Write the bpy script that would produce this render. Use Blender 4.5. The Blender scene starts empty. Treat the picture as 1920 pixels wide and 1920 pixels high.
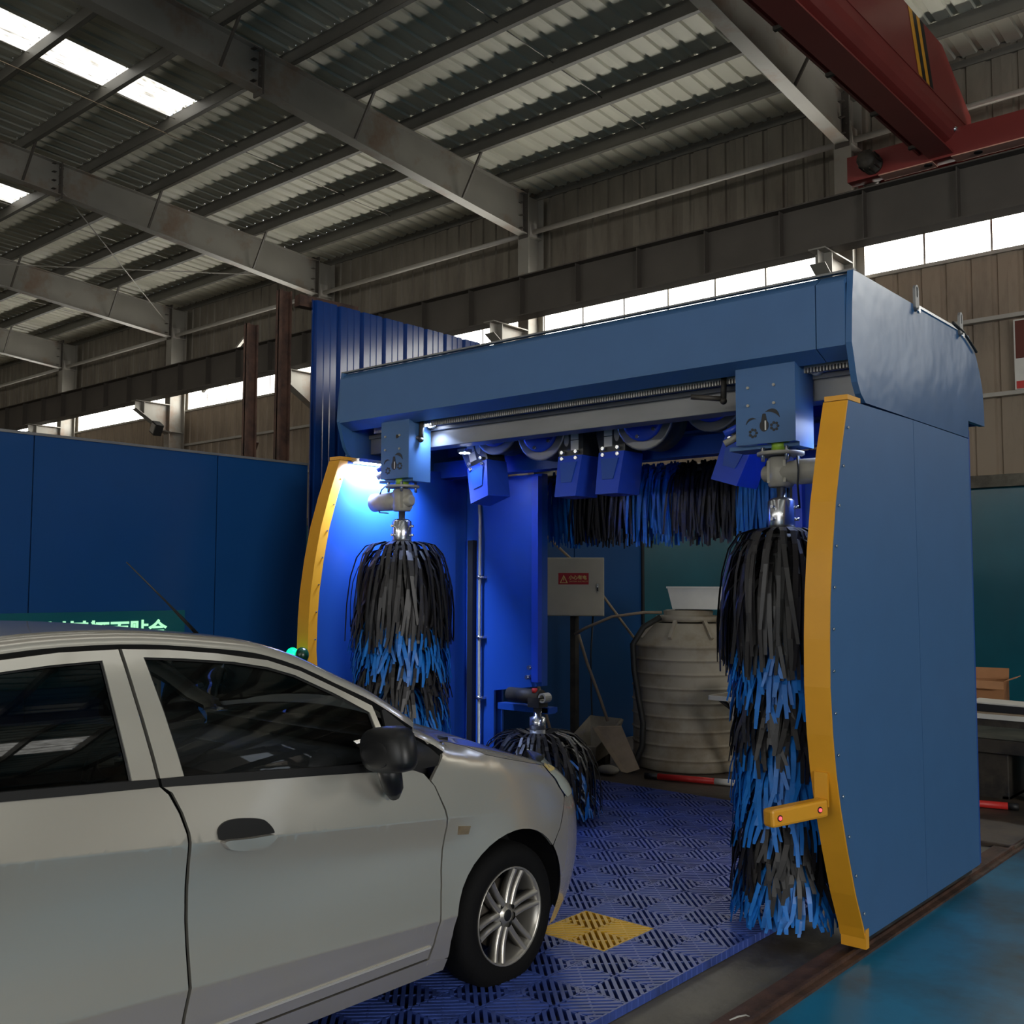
import bpy, bmesh, math, random
from mathutils import Vector, Matrix
from mathutils.geometry import delaunay_2d_cdt
random.seed(7)
SC = bpy.context.scene
COL = SC.collection
# ------------------------------------------------------------------ camera
YAW, PIT, ROL = math.radians(-40.98), math.radians(4.01), math.radians(0.2)
_f = Vector((math.sin(YAW)*math.cos(PIT), math.cos(YAW)*math.cos(PIT), math.sin(PIT)))
_r = Vector((math.cos(YAW), -math.sin(YAW), 0)); _u = _r.cross(_f)
_r2 = _r*math.cos(ROL)+_u*math.sin(ROL); _u2 = -_r*math.sin(ROL)+_u*math.cos(ROL)
cam = bpy.data.cameras.new('camera'); camo = bpy.data.objects.new('camera', cam); COL.objects.link(camo)
cam.sensor_width = 36; cam.lens = 1922.6/1920*36; cam.clip_start = .05; cam.clip_end = 200
m = Matrix.Identity(4)
for i in range(3):
    m[i][0], m[i][1], m[i][2] = _r2[i], _u2[i], -_f[i]
m[2][3] = 1.65
camo.matrix_world = m
SC.camera = camo
# ------------------------------------------------------------------ world, daylight, exposure
SC.view_settings.view_transform = 'Standard'; SC.view_settings.look = 'None'
SC.view_settings.gamma = 1; SC.view_settings.use_curve_mapping = False
SC.view_settings.exposure = 0.15
SC.cycles.max_bounces = 7; SC.cycles.diffuse_bounces = 3; SC.cycles.glossy_bounces = 3; SC.cycles.transmission_bounces = 3; SC.cycles.transparent_max_bounces = 6
SC.cycles.caustics_reflective = False; SC.cycles.caustics_refractive = False
W = bpy.data.worlds.new('overcast_sky'); SC.world = W; W.use_nodes = True
W.node_tree.nodes['Background'].inputs[0].default_value = (.80, .90, 1.0, 1)
W.node_tree.nodes['Background'].inputs[1].default_value = 1.2
WINDOW_POWER = 10.0      # daylight through the translucent wall strips
SKYLIGHT_POWER = 1.8   # daylight through the dirty roof lights
def area(name, loc, target, sx_, sy_, power, col):
    l = bpy.data.lights.new(name, 'AREA'); l.shape = 'RECTANGLE'; l.size = sx_; l.size_y = sy_
    l.energy = power; l.color = col
    o = bpy.data.objects.new(name, l); COL.objects.link(o); o.location = loc
    o.rotation_euler = (Vector(target)-Vector(loc)).to_track_quat('-Z', 'Y').to_euler()
    return o
# daylight entering through the high opening in the gable and the loading door behind the camera
area('daylight_gable', (13.8, -3.0, 4.15), (-2.0, -1.0, 2.2), 8.2, 3.4, 980, (1.0, .97, .92))
area('daylight_door', (-1.0, -13.9, 2.9), (-2.0, 0, 1.6), 7.0, 5.2, 190, (1.0, .97, .92))

# ------------------------------------------------------------------ materials
def srgb(r, g, b):
    f = lambda c: (c/255/12.92) if c/255 <= .04045 else ((c/255+.055)/1.055)**2.4
    return (f(r), f(g), f(b), 1)
MATS = {}
def mat(name, col, rough=.5, metal=0., var=.12, scale=6., bump=0., bscale=60., coat=0., spec=.5, col2=None, k2=.0, s2=2., emit=None, estr=0., stretch=None):
    """procedural principled material: base colour with soft noise variation, optional second-colour patches, fine bump"""
    if name in MATS: return MATS[name]
    mt = bpy.data.materials.new(name); mt.use_nodes = True; MATS[name] = mt
    nt = mt.node_tree; N = nt.nodes; L = nt.links; p = N['Principled BSDF']
    tc = N.new('ShaderNodeTexCoord'); src = tc.outputs['Object']
    if stretch:
        mp = N.new('ShaderNodeMapping'); mp.inputs['Scale'].default_value = stretch; L.new(src, mp.inputs[0]); src = mp.outputs[0]
    nz = N.new('ShaderNodeTexNoise'); nz.inputs['Scale'].default_value = scale; nz.inputs['Detail'].default_value = 5; L.new(src, nz.inputs['Vector'])
    rp = N.new('ShaderNodeValToRGB'); rp.color_ramp.elements[0].position = .3; rp.color_ramp.elements[1].position = .7
    c = Vector(col[:3])
    rp.color_ramp.elements[0].color = (*(c*(1-var)), 1); rp.color_ramp.elements[1].color = (*(c*(1+var)), 1)
    L.new(nz.outputs['Fac'], rp.inputs[0]); out = rp.outputs[0]
    if col2:
        n2 = N.new('ShaderNodeTexNoise'); n2.inputs['Scale'].default_value = s2; n2.inputs['Detail'].default_value = 8; n2.inputs['Roughness'].default_value = .65
        L.new(src, n2.inputs['Vector'])
        r2 = N.new('ShaderNodeValToRGB'); r2.color_ramp.elements[0].position = 1-k2-.12; r2.color_ramp.elements[1].position = min(1, 1-k2+.08)
        L.new(n2.outputs['Fac'], r2.inputs[0])
        mx = N.new('ShaderNodeMix'); mx.data_type = 'RGBA'; L.new(r2.outputs[0], mx.inputs[0]); L.new(out, mx.inputs[6]); mx.inputs[7].default_value = col2
        out = mx.outputs[2]
    L.new(out, p.inputs['Base Color'])
    p.inputs['Roughness'].default_value = rough; p.inputs['Metallic'].default_value = metal
    p.inputs['Specular IOR Level'].default_value = spec
    p.inputs['Coat Weight'].default_value = coat; p.inputs['Coat Roughness'].default_value = .06
    if bump:
        n3 = N.new('ShaderNodeTexNoise'); n3.inputs['Scale'].default_value = bscale; n3.inputs['Detail'].default_value = 3; L.new(src, n3.inputs['Vector'])
        b = N.new('ShaderNodeBump'); b.inputs['Strength'].default_value = bump; b.inputs['Distance'].default_value = .01
        L.new(n3.outputs['Fac'], b.inputs['Height']); L.new(b.outputs[0], p.inputs['Normal'])
    if emit:
        p.inputs['Emission Color'].default_value = emit; p.inputs['Emission Strength'].default_value = estr
    return mt
def daylight_panel(name, power, dirt, scale, stretch):
    """translucent sheet lit by the sky behind it: a dirty emitter"""
    mt = bpy.data.materials.new(name); mt.use_nodes = True; MATS[name] = mt
    nt = mt.node_tree; N = nt.nodes; L = nt.links; p = N['Principled BSDF']
    tc = N.new('ShaderNodeTexCoord'); mp = N.new('ShaderNodeMapping'); mp.inputs['Scale'].default_value = stretch
    L.new(tc.outputs['Object'], mp.inputs[0])
    nz = N.new('ShaderNodeTexNoise'); nz.inputs['Scale'].default_value = scale; nz.inputs['Detail'].default_value = 8; nz.inputs['Roughness'].default_value = .7
    L.new(mp.outputs[0], nz.inputs['Vector'])
    rp = N.new('ShaderNodeValToRGB'); rp.color_ramp.elements[0].position = .34; rp.color_ramp.elements[1].position = .56
    rp.color_ramp.elements[0].color = dirt; rp.color_ramp.elements[1].color = (1, .985, .93, 1)
    L.new(nz.outputs['Fac'], rp.inputs[0])
    p.inputs['Base Color'].default_value = (.6, .6, .55, 1); p.inputs['Roughness'].default_value = .6
    L.new(rp.outputs[0], p.inputs['Emission Color']); p.inputs['Emission Strength'].default_value = power
    return mt
def glass(name, tint, rough=.02, ior=1.5):
    mt = bpy.data.materials.new(name); mt.use_nodes = True; MATS[name] = mt
    nt = mt.node_tree; N = nt.nodes; L = nt.links; N.remove(N['Principled BSDF'])
    tr = N.new('ShaderNodeBsdfTransparent'); tr.inputs[0].default_value = tint
    gl = N.new('ShaderNodeBsdfGlossy'); gl.inputs['Roughness'].default_value = rough
    fr = N.new('ShaderNodeFresnel'); fr.inputs[0].default_value = ior
    mx = N.new('ShaderNodeMixShader'); L.new(fr.outputs[0], mx.inputs[0]); L.new(tr.outputs[0], mx.inputs[1]); L.new(gl.outputs[0], mx.inputs[2])
    L.new(mx.outputs[0], N['Material Output'].inputs[0])
    return mt

M_ = {}
def defmats():
    g = M_
    g['roof'] = mat('roof_sheet_grey', srgb(216, 213, 196), .55, .0, .10, 1.2, stretch=(1, .15, 1), col2=srgb(176, 172, 156), k2=.36, s2=1.1)
    g['siding'] = mat('wall_siding_grey', srgb(124, 117, 105), .55, 0, .10, 1.5, stretch=(1, 1, .25), col2=srgb(98, 90, 80), k2=.42, s2=1.4)
    g['siding_low'] = mat('wall_siding_brown_grey', srgb(150, 134, 116), .6, 0, .10, 1.5, stretch=(1, 1, .25), col2=srgb(118, 104, 90), k2=.4, s2=2)
    g['purlin'] = mat('purlin_galvanised', srgb(104, 101, 94), .5, .1, .08, 3)
    g['steel'] = mat('rafter_grey_paint', srgb(150, 146, 138), .45, .2, .10, 1.3, col2=srgb(130, 100, 78), k2=.36, s2=.9)
    g['steel_dark'] = mat('girder_dark_paint', srgb(84, 78, 72), .5, .1, .12, 1.5)
    g['pipe'] = mat('strut_pipe_grey', srgb(168, 163, 155), .4, .2, .06, 4)
    g['rust'] = mat('rusty_steel', srgb(92, 66, 54), .7, .2, .2, 5, bump=.3, col2=srgb(60, 44, 38), k2=.45, s2=6)
    g['window'] = daylight_panel('translucent_wall_strip', WINDOW_POWER, (.82, .78, .62, 1), 2.5, (1, 1, .6))
    g['window_big'] = daylight_panel('translucent_window_bay', 2.2, (.7, .68, .6, 1), 1.5, (1, 1, .4))
    g['skylight'] = daylight_panel('dirty_roof_light', SKYLIGHT_POWER, (.17, .15, .12, 1), 9, (2.2, .35, 1))
    g['crane_red'] = mat('crane_red_paint', srgb(130, 52, 48), .38, 0, .08, 2)
    g['crane_pink'] = mat('crane_pale_pink', srgb(214, 160, 140), .5, 0, .06, 3)
    g['wall_teal'] = mat('painted_blue_green_wall', srgb(12, 92, 110), .22, 0, .15, 1)
    g['blue_panel'] = mat('blue_sandwich_panel', srgb(18, 64, 116), .30, 0, .05, 1.5, spec=.4)
    g['blue_corr'] = mat('blue_corrugated_sheet', srgb(22, 62, 132), .12, .0, .06, 2, spec=.6)
    g['blue'] = mat('machine_blue_paint', srgb(60, 99, 144), .5, 0, .035, 5, bump=.03, bscale=220, spec=.5)
    g['blue_gloss'] = mat('machine_blue_glossy_sheet', srgb(60, 99, 144), .27, 0, .035, 5, bump=.9, bscale=2.6, spec=.5)
    g['blue_dk'] = mat('machine_blue_paint_inner', srgb(30, 74, 160), .34, 0, .04, 4)
    g['blue_plast'] = mat('blower_blue_plastic', srgb(36, 72, 190), .38, 0, .04, 8)
    g['blk_plast'] = mat('blower_black_plastic', srgb(46, 47, 48), .42, 0, .08, 10)
    g['yellow'] = mat('safety_yellow_paint', srgb(218, 154, 36), .40, 0, .05, 4)
    g['galv'] = mat('galvanised_beam', srgb(126, 126, 126), .45, .5, .14, 6, stretch=(.3, 1, 1))
    g['chrome'] = mat('bright_metal', srgb(210, 212, 216), .22, .95, .03, 8)
    g['castgrey'] = mat('motor_grey_cast', srgb(160, 156, 144), .5, .15, .08, 20, bump=.1)
    g['black'] = mat('black_plastic', srgb(24, 24, 25), .5, 0, .1, 8)
    g['rubber'] = mat('tyre_rubber', srgb(10, 10, 11), .8, 0, .12, 20, bump=.15, spec=.25)
    g['strip_black'] = mat('foam_strip_black', srgb(38, 36, 37), .42, 0, .18, 9)
    g['strip_blue'] = mat('foam_strip_blue', srgb(28, 118, 206), .42, 0, .16, 9)
    g['mat_blue'] = mat('floor_grating_blue', srgb(62, 84, 160), .36, 0, .10, 7, col2=srgb(40, 48, 78), k2=.36, s2=3.0)
    g['mat_yellow'] = mat('floor_grating_yellow', srgb(226, 180, 50), .42, 0, .08, 8)
    g['concrete'] = mat('stained_concrete', srgb(104, 100, 88), .55, 0, .14, 3, bump=.25, bscale=30, col2=srgb(60, 54, 46), k2=.44, s2=1.6)
    g['pitdirt'] = mat('damp_dirty_concrete', srgb(74, 62, 50), .6, 0, .2, 4, bump=.3, bscale=25, col2=srgb(40, 34, 30), k2=.45, s2=2.2)
    g['epoxy'] = mat('teal_epoxy_floor', srgb(30, 122, 162), .30, 0, .12, 1.2, bump=.06, bscale=14, col2=srgb(42, 66, 74), k2=.44, s2=.9)
    g['carpaint'] = mat('silver_car_paint', srgb(217, 212, 200), .26, .62, .012, 2, coat=.8)
    g['carglass'] = glass('tinted_car_glass', (.10, .115, .12, 1), .015, 1.75)
    g['frontglass'] = glass('clear_side_glass', (.74, .78, .77, 1), .015, 1.65)
    g['windshield'] = glass('windscreen_glass', (.82, .88, .87, 1))
    g['carblack'] = mat('car_black_trim', srgb(20, 20, 21), .42, 0, .06, 10)
    g['carint'] = mat('car_interior_charcoal', srgb(40, 40, 43), .7, 0, .1, 8)
    g['alloy'] = mat('alloy_wheel_silver', srgb(186, 182, 174), .30, .7, .06, 10)
    g['lens'] = mat('headlamp_lens', srgb(196, 200, 190), .12, 0, .05, 8, coat=.6)
    g['marker'] = mat('side_marker_lens', srgb(128, 112, 88), .2, 0, .1, 30, coat=.5)
    g['tail'] = mat('tail_lamp_red', srgb(150, 16, 20), .15, 0, .05, 8, coat=.6)
    g['tank'] = mat('beige_polyethylene', srgb(160, 152, 136), .55, 0, .08, 3, col2=srgb(130, 116, 94), k2=.42, s2=2)
    g['ivory'] = mat('ivory_enamel_box', srgb(190, 182, 162), .5, 0, .05, 6, bump=.05)
    g['white'] = mat('white_plastic', srgb(214, 212, 204), .5, 0, .06, 6)
    g['signred'] = mat('sign_red', srgb(178, 40, 48), .5, 0, .04, 8)
    g['signyellow'] = mat('sign_yellow_print', srgb(232, 206, 130), .5, 0, .03, 8)
    g['cardboard'] = mat('cardboard', srgb(172, 122, 82), .8, 0, .08, 8)
    g['wood'] = mat('pale_wood_pole', srgb(150, 132, 110), .7, 0, .12, 12)
    g['hose'] = mat('black_hose', srgb(36, 36, 34), .55, 0, .1, 8)
    g['redpaint'] = mat('pole_red', srgb(196, 44, 40), .45, 0, .05, 8)
    g['grime'] = mat('grimy_dark_metal', srgb(66, 60, 52), .6, .2, .2, 6, col2=srgb(36, 34, 32), k2=.45, s2=5)
    g['led_white'] = mat('work_light_led', srgb(240, 244, 255), .4, emit=(.70, .80, 1, 1), estr=30)
    g['led_red'] = mat('sensor_led_red', srgb(255, 60, 60), .4, emit=(1, .06, .08, 1), estr=2.2)
    g['led_green'] = mat('signal_lamp_green', srgb(20, 220, 110), .3, emit=(.0, .85, .26, 1), estr=2.0)
    g['green_dk'] = mat('signal_lamp_dark_green', srgb(8, 50, 32), .25, 0, .05, 8)
    g['sign_glow'] = mat('lit_sign_letters', srgb(170, 245, 190), .5, emit=(.42, .95, .55, 1), estr=.75)
    g['sign_panel'] = mat('green_sign_panel', srgb(16, 84, 92), .3, 0, .1, 2)
    g['brown_board'] = mat('brown_red_board', srgb(96, 42, 30), .6, 0, .08, 5)
    g['nutyel'] = mat('yellow_green_coupling', srgb(150, 190, 60), .4, 0, .05, 8)
defmats()

# ------------------------------------------------------------------ mesh building
class MB:
    def __init__(s): s.v = []; s.f = []; s.sm = []
    def add(s, vs, fs, smooth=False):
        n = len(s.v); s.v += [tuple(v) for v in vs]; s.f += [tuple(i+n for i in f) for f in fs]; s.sm += [smooth]*len(fs); return s
    def box(s, x0, x1, y0, y1, z0, z1):
        return s.add([(x0,y0,z0),(x1,y0,z0),(x1,y1,z0),(x0,y1,z0),(x0,y0,z1),(x1,y0,z1),(x1,y1,z1),(x0,y1,z1)],
                     [(0,3,2,1),(4,5,6,7),(0,1,5,4),(1,2,6,5),(2,3,7,6),(3,0,4,7)])
    def bar(s, a, b, w, h, up=(0,0,1)):
        """rectangular bar from a to b, w across, h along up"""
        a = Vector(a); b = Vector(b); d = (b-a).normalized(); up = Vector(up)
        if abs(d.dot(up)) > .98: up = Vector((1,0,0))
        x = d.cross(up).normalized()*w/2; y = x.cross(d).normalized()*h/2
        vs = [a-x-y, a+x-y, a+x+y, a-x+y, b-x-y, b+x-y, b+x+y, b-x+y]
        return s.add(vs, [(0,1,2,3),(7,6,5,4),(0,4,5,1),(1,5,6,2),(2,6,7,3),(3,7,4,0)])
    def tube(s, pts, r, n=8, caps=True):
        pts = [Vector(p) for p in pts]; rr = r if isinstance(r, (list, tuple)) else [r]*len(pts)
        base = len(s.v); prev = None
        for i, p in enumerate(pts):
            d = (pts[min(i+1, len(pts)-1)]-pts[max(i-1, 0)]).normalized()
            if prev is None:
                ref = Vector((0,0,1)) if abs(d.z) < .9 else Vector((1,0,0)); x = d.cross(ref).normalized()
            else:
                x = (prev-d*prev.dot(d)).normalized()
            prev = x; y = d.cross(x)
            for k in range(n):
                a = 2*math.pi*k/n; s.v.append(tuple(p+(x*math.cos(a)+y*math.sin(a))*rr[i]))
        for i in range(len(pts)-1):
            for k in range(n):
                a = base+i*n+k; b = base+i*n+(k+1) % n; s.f.append((a, b, b+n, a+n)); s.sm.append(True)
        if caps:
            s.f.append(tuple(base+k for k in range(n))[::-1]); s.sm.append(False)
            s.f.append(tuple(base+(len(pts)-1)*n+k for k in range(n))); s.sm.append(False)
        return s
    def cyl(s, a, b, r, n=16, r2=None): return s.tube([a, b], [r, r if r2 is None else r2], n)
    def lathe(s, prof, n=24, c=(0,0,0), axis='z', caps=True):
        """prof: list of (radius, height); axis through c"""
        base = len(s.v); c = Vector(c)
        for (r, h) in prof:
            for k in range(n):
                a = 2*math.pi*k/n; p = (r*math.cos(a), r*math.sin(a), h)
                if axis == 'x': p = (p[2], p[0], p[1])
                elif axis == 'y': p = (p[0], p[2], p[1])
                s.v.append(tuple(c+Vector(p)))
        for i in range(len(prof)-1):
            for k in range(n):
                a = base+i*n+k; b = base+i*n+(k+1) % n
                s.f.append((a, b, b+n, a+n) if axis != 'y' else (a, a+n, b+n, b)); s.sm.append(True)
        for i, fl in ((0, True), (len(prof)-1, False)):
            if caps and prof[i][0] > 1e-4:
                t = tuple(base+i*n+k for k in range(n)); s.f.append(t[::-1] if fl else t); s.sm.append(False)
        return s
    def prism(s, poly, axis, a0, a1):
        """extrude a 2D polygon (list of (u,v)) along axis from a0 to a1; x:(y,z) y:(x,z) z:(x,y)"""
        n = len(poly)
        def P(u, v, a): return {'x': (a,u,v), 'y': (u,a,v), 'z': (u,v,a)}[axis]
        vs = [P(u,v,a0) for u,v in poly]+[P(u,v,a1) for u,v in poly]
        fs = [tuple(range(n))[::-1], tuple(range(n, 2*n))]+[(i, (i+1) % n, (i+1) % n+n, i+n) for i in range(n)]
        return s.add(vs, fs)
    def ring(s, outer, inner, axis, a0, a1):
        """extruded plate with a hole; outer/inner loops have the same count"""
        n = len(outer)
        def P(u, v, a): return {'x': (a,u,v), 'y': (u,a,v), 'z': (u,v,a)}[axis]
        vs = [P(u,v,a0) for u,v in outer]+[P(u,v,a0) for u,v in inner]+[P(u,v,a1) for u,v in outer]+[P(u,v,a1) for u,v in inner]
        fs = []
        for i in range(n):
            j = (i+1) % n
            fs += [(i, n+i, n+j, j), (2*n+i, 2*n+j, 3*n+j, 3*n+i), (i, j, 2*n+j, 2*n+i), (n+i, 3*n+i, 3*n+j, n+j)]
        return s.add(vs, fs)
    def sphere(s, c, r, n=12, m=8, sc=(1,1,1)):
        pr = [(r*math.sin(math.pi*i/m), -r*math.cos(math.pi*i/m)) for i in range(m+1)]
        b = len(s.v); s.lathe(pr, n, (0,0,0))
        for i in range(b, len(s.v)):
            v = s.v[i]; s.v[i] = (c[0]+v[0]*sc[0], c[1]+v[1]*sc[1], c[2]+v[2]*sc[2])
        return s
    def mesh(s, name, material, off=(0,0,0)):
        me = bpy.data.meshes.new(name)
        o = Vector(off); me.from_pydata([tuple(Vector(v)-o) for v in s.v], [], s.f)
        me.polygons.foreach_set('use_smooth', s.sm); me.materials.append(material)
        bm = bmesh.new(); bm.from_mesh(me); bmesh.ops.recalc_face_normals(bm, faces=bm.faces); bm.to_mesh(me); bm.free()
        return me
def link(name, me, parent=None, loc=(0,0,0)):
    o = bpy.data.objects.new(name, me); COL.objects.link(o); o.location = loc
    if parent: o.parent = parent
    return o
ORG = {}
def root(name, loc, label=None, cat=None, group=None, kind=None):
    o = bpy.data.objects.new(name, None); COL.objects.link(o); o.location = loc; o.empty_display_size = .1
    ORG[o] = Vector(loc); tag(o, label, cat, group, kind); return o
def tag(o, label=None, cat=None, group=None, kind=None):
    if label: o['label'] = label
    if cat: o['category'] = cat
    if group: o['group'] = group
    if kind: o['kind'] = kind
    return o
def part(name, mb, material, parent, label=None, kind=None, bevel=0):
    """a mesh in world coordinates, parented to a thing (or to a part of one)"""
    t = parent
    while t.parent: t = t.parent
    off = ORG[t]
    me = mb.mesh(name, material, off); o = link(name, me, parent)
    if bevel: bev(o, bevel)
    if label: o['label'] = label
    if kind: o['kind'] = kind
    return o
def single(name, mb, material, label, cat, group=None, kind=None, bevel=0, org=None):
    vs = mb.v
    if org is None:
        xs = [v[0] for v in vs]; ys = [v[1] for v in vs]; zs = [v[2] for v in vs]
        org = ((min(xs)+max(xs))/2, (min(ys)+max(ys))/2, min(zs))
    o = link(name, mb.mesh(name, material, org), None, org); ORG[o] = Vector(org)
    tag(o, label, cat, group, kind)
    if bevel: bev(o, bevel)
    return o
def bev(o, w, seg=2):
    md = o.modifiers.new('bevel', 'BEVEL'); md.width = w; md.segments = seg; md.limit_method = 'ANGLE'; md.angle_limit = math.radians(40)
def text_mesh(name, body, size, depth, material, mtx, parent, bold=0.0):
    c = bpy.data.curves.new(name, 'FONT'); c.body = body; c.size = size; c.extrude = depth; c.offset = bold; c.align_x = 'LEFT'
    c.resolution_u = 3
    t = bpy.data.objects.new(name, c); COL.objects.link(t)
    dg = bpy.context.evaluated_depsgraph_get(); me = bpy.data.meshes.new_from_object(t.evaluated_get(dg))
    bpy.data.objects.remove(t)
    me.transform(mtx); me.materials.clear(); me.materials.append(material)
    return link(name, me, parent)
# ================================================================== the hall
X0B, X1B, YB, YFW = -42.0, 14.0, 14.45, -14.45
BAY = 5.99
COLX = [-5.81+BAY*k for k in range(-6, 4)]
def zt(Y): return 8.72+.065*(13.86-abs(Y))       # top of rafters
def zroof(Y): return zt(Y)+.27
# ---- floors
single('floor', MB().box(X0B, -1.88, YFW, YB, -.12, 0), M_['concrete'], 'stained grey concrete hall floor beside the rails', None, kind='structure')
single('floor', MB().box(-1.88, X1B, YFW, YB, -.12, .002), M_['epoxy'], 'teal painted floor to the right of the machine rails', None, kind='structure')
single('floor', MB().box(-6.3, -1.9, 6.99, 9.6, -.02, .03), M_['pitdirt'], 'dirty brown concrete slab behind the wash mat', None, kind='structure', bevel=.01)
# ---- roof
ceil_ = root('ceiling', (0, 0, 8.9), 'corrugated metal roof on steel rafters and purlins', kind='structure')
def corr(w, ribs, up, rw=.05, rt=.03):
    """corrugation profile across a sheet of width w: list of (u, height)"""
    p = w/ribs; out = [(0, 0)]
    for i in range(ribs):
        c = p*(i+.5); out += [(c-rw, 0), (c-rt, up), (c+rt, up), (c+rw, 0)]
    out.append((w, 0)); return out
def roof_sheet_mesh(name, w, ribs, y0, y1, material):
    mb = MB(); pr = corr(w, ribs, .035); n = len(pr)
    vs = [(u, y0, zroof(y0)+h-8.9) for u, h in pr]+[(u, y1, zroof(y1)+h-8.9) for u, h in pr]
    mb.add(vs, [(i, i+1, n+i+1, n+i) for i in range(n-1)]); return mb.mesh(name, material)
SKW = .82; SHW = (BAY-SKW)/6
for sgn in (1, -1):
    a = roof_sheet_mesh('roof_sheet', SHW, 3, 14.6*sgn, 0, M_['roof'])
    b = roof_sheet_mesh('roof_sheet', SKW, 3, 14.6*sgn, 8.68*sgn, M_['roof'])
    c = roof_sheet_mesh('roof_light', SKW, 5, 8.68*sgn, 0.05*sgn, M_['skylight'])
    for k in range(-5, 5):
        xs = -15.05+BAY*k
        if xs > X1B or xs+BAY < X0B: continue
        link('roof_sheet', b, ceil_, (xs, 0, 0)); link('roof_light', c, ceil_, (xs, 0, 0))
        for j in range(6): link('roof_sheet', a, ceil_, (xs+SKW+SHW*j, 0, 0))
# purlins: cold formed Z sections along the hall
PY = [13.4-1.18*k for k in range(12)]
def purlin_mesh(sl):
    mb = MB(); t = .006; w = .07
    # web, bottom flange, top flange with lips, in (y,z)
    for poly in ([(-t, 0), (t, 0), (t, .25), (-t, .25)], [(-w, 0), (0, 0), (0, .008), (-w, .008)], [(0, .242), (w, .242), (w, .25), (0, .25)], [(-w, 0), (-w+.008, 0), (-w+.008, .025), (-w, .025)]):
        mb.prism(poly, 'x', X0B, X1B)
    return mb.mesh('purlin', M_['purlin'])
pm = purlin_mesh(1)
for sgn in (1, -1):
    for y in PY:
        link('purlin', pm, ceil_, (0, y*sgn, zt(y)+.005-8.9))
# roofing screws poking through beside the purlins (far too small to pick out singly)
sc = MB()
for y in PY[:8]:
    x = -30.0
    while x < 0:
        zz = zroof(y+.06)-.012
        sc.add([(x-.009, y-.045, zz), (x+.009, y-.045, zz), (x, y-.06, zz), (x, y-.05, zz-.02)], [(0, 1, 3), (1, 2, 3), (2, 0, 3)])
        x += .2873
part('roof_screws', sc, M_['chrome'], ceil_, kind='stuff')
# rafters (tapered I beams) with splice plates and flange braces
def rafter_mesh(sgn):
    w = MB(); f = MB()
    pts = [(13.86, 7.97), (8.15, 8.51), (0.0, zt(0)-.55)]
    top = [(13.86, zt(13.86)-.01), (8.15, zt(8.15)-.01), (0.0, zt(0)-.01)]
    poly = [(y*sgn, z) for y, z in pts]+[(y*sgn, z) for y, z in reversed(top)]
    w.prism(poly, 'x', -.005, .005)
    for line in (pts, top):
        for (a, b) in zip(line, line[1:]):
            f.bar((0, a[0]*sgn, a[1]), (0, b[0]*sgn, b[1]), .2, .014)
    return w, f
for sgn in (1, -1):
    w, f = rafter_mesh(sgn)
    wm = w.mesh('web', M_['steel'], (0, 0, 8.9)); fm = f.mesh('flange', M_['steel'], (0, 0, 8.9))
    sp = MB()
    for yc, z0, z1 in ((8.15, 8.44, zt(8.15)+.01), (13.88, 7.90, 8.80)):
        sp.box(-.11, .11, yc*sgn-.014, yc*sgn+.014, z0, z1)
        for kk in range(4):
            zz = z0+.1+(z1-z0-.2)*kk/3
            for sx_ in (-.06, .06): sp.cyl((sx_, yc*sgn-.04, zz), (sx_, yc*sgn+.04, zz), .014, 6)
            sp.box(-.09, .09, (yc-.12)*sgn-.03, (yc-.12)*sgn+.03, zz-.004+.06, zz+.004+.06)
    spm = sp.mesh('splice_plate', M_['steel_dark'], (0, 0, 8.9))
    br = MB()
    for i in (1, 3, 5, 7):
        y = PY[i]; zb = (8.51+(7.97-8.51)*(y-8.15)/5.71) if y > 8.15 else 8.51+(zt(0)-.55-8.51)*(8.15-y)/8.15
        for s2 in (-1, 1): br.bar((s2*.07, (y-.02)*sgn, zb+.02), (s2*.48, y*sgn, zt(y)+.02), .035, .035)
    brm = br.mesh('flange_brace', M_['steel_dark'], (0, 0, 8.9))
    for x in COLX:
        if x < X0B or x > X1B: continue
        r = link('rafter', wm, ceil_, (x, 0, 0))
        link('flange', fm, r); link('splice_plate', spm, r); link('flange_brace', brm, r)
# sag rods between purlins and two wind-brace rods
sr = MB()
for i in range(8): sr.cyl((0, PY[i]-.05, zt(PY[i])+.13), (0, PY[i+1]+.05, zt(PY[i+1])+.10), .007, 5)
srm = sr.mesh('sag_rod', M_['pipe'], (0, 0, 8.9))
for x in COLX[:-1]:
    if x > X0B: link('sag_rod', srm, ceil_, (x+BAY*.5, 0, 0))
for a, b in (((-17.7, 8.2, 8.55), (-23.7, 13.7, 8.35)), ((-23.7, 8.2, 8.55), (-17.85, 13.7, 8.35))):
    part('wind_brace', MB().cyl(a, b, .012, 6), M_['pipe'], ceil_)
wr = [(-15.09, 8.95-.6*k, zroof(8.95-.6*k)-.29) for k in range(0, 15)]
part('cable', MB().tube(wr, .008, 5), M_['wood'], ceil_, 'pale cable strung along the roof light')
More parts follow.
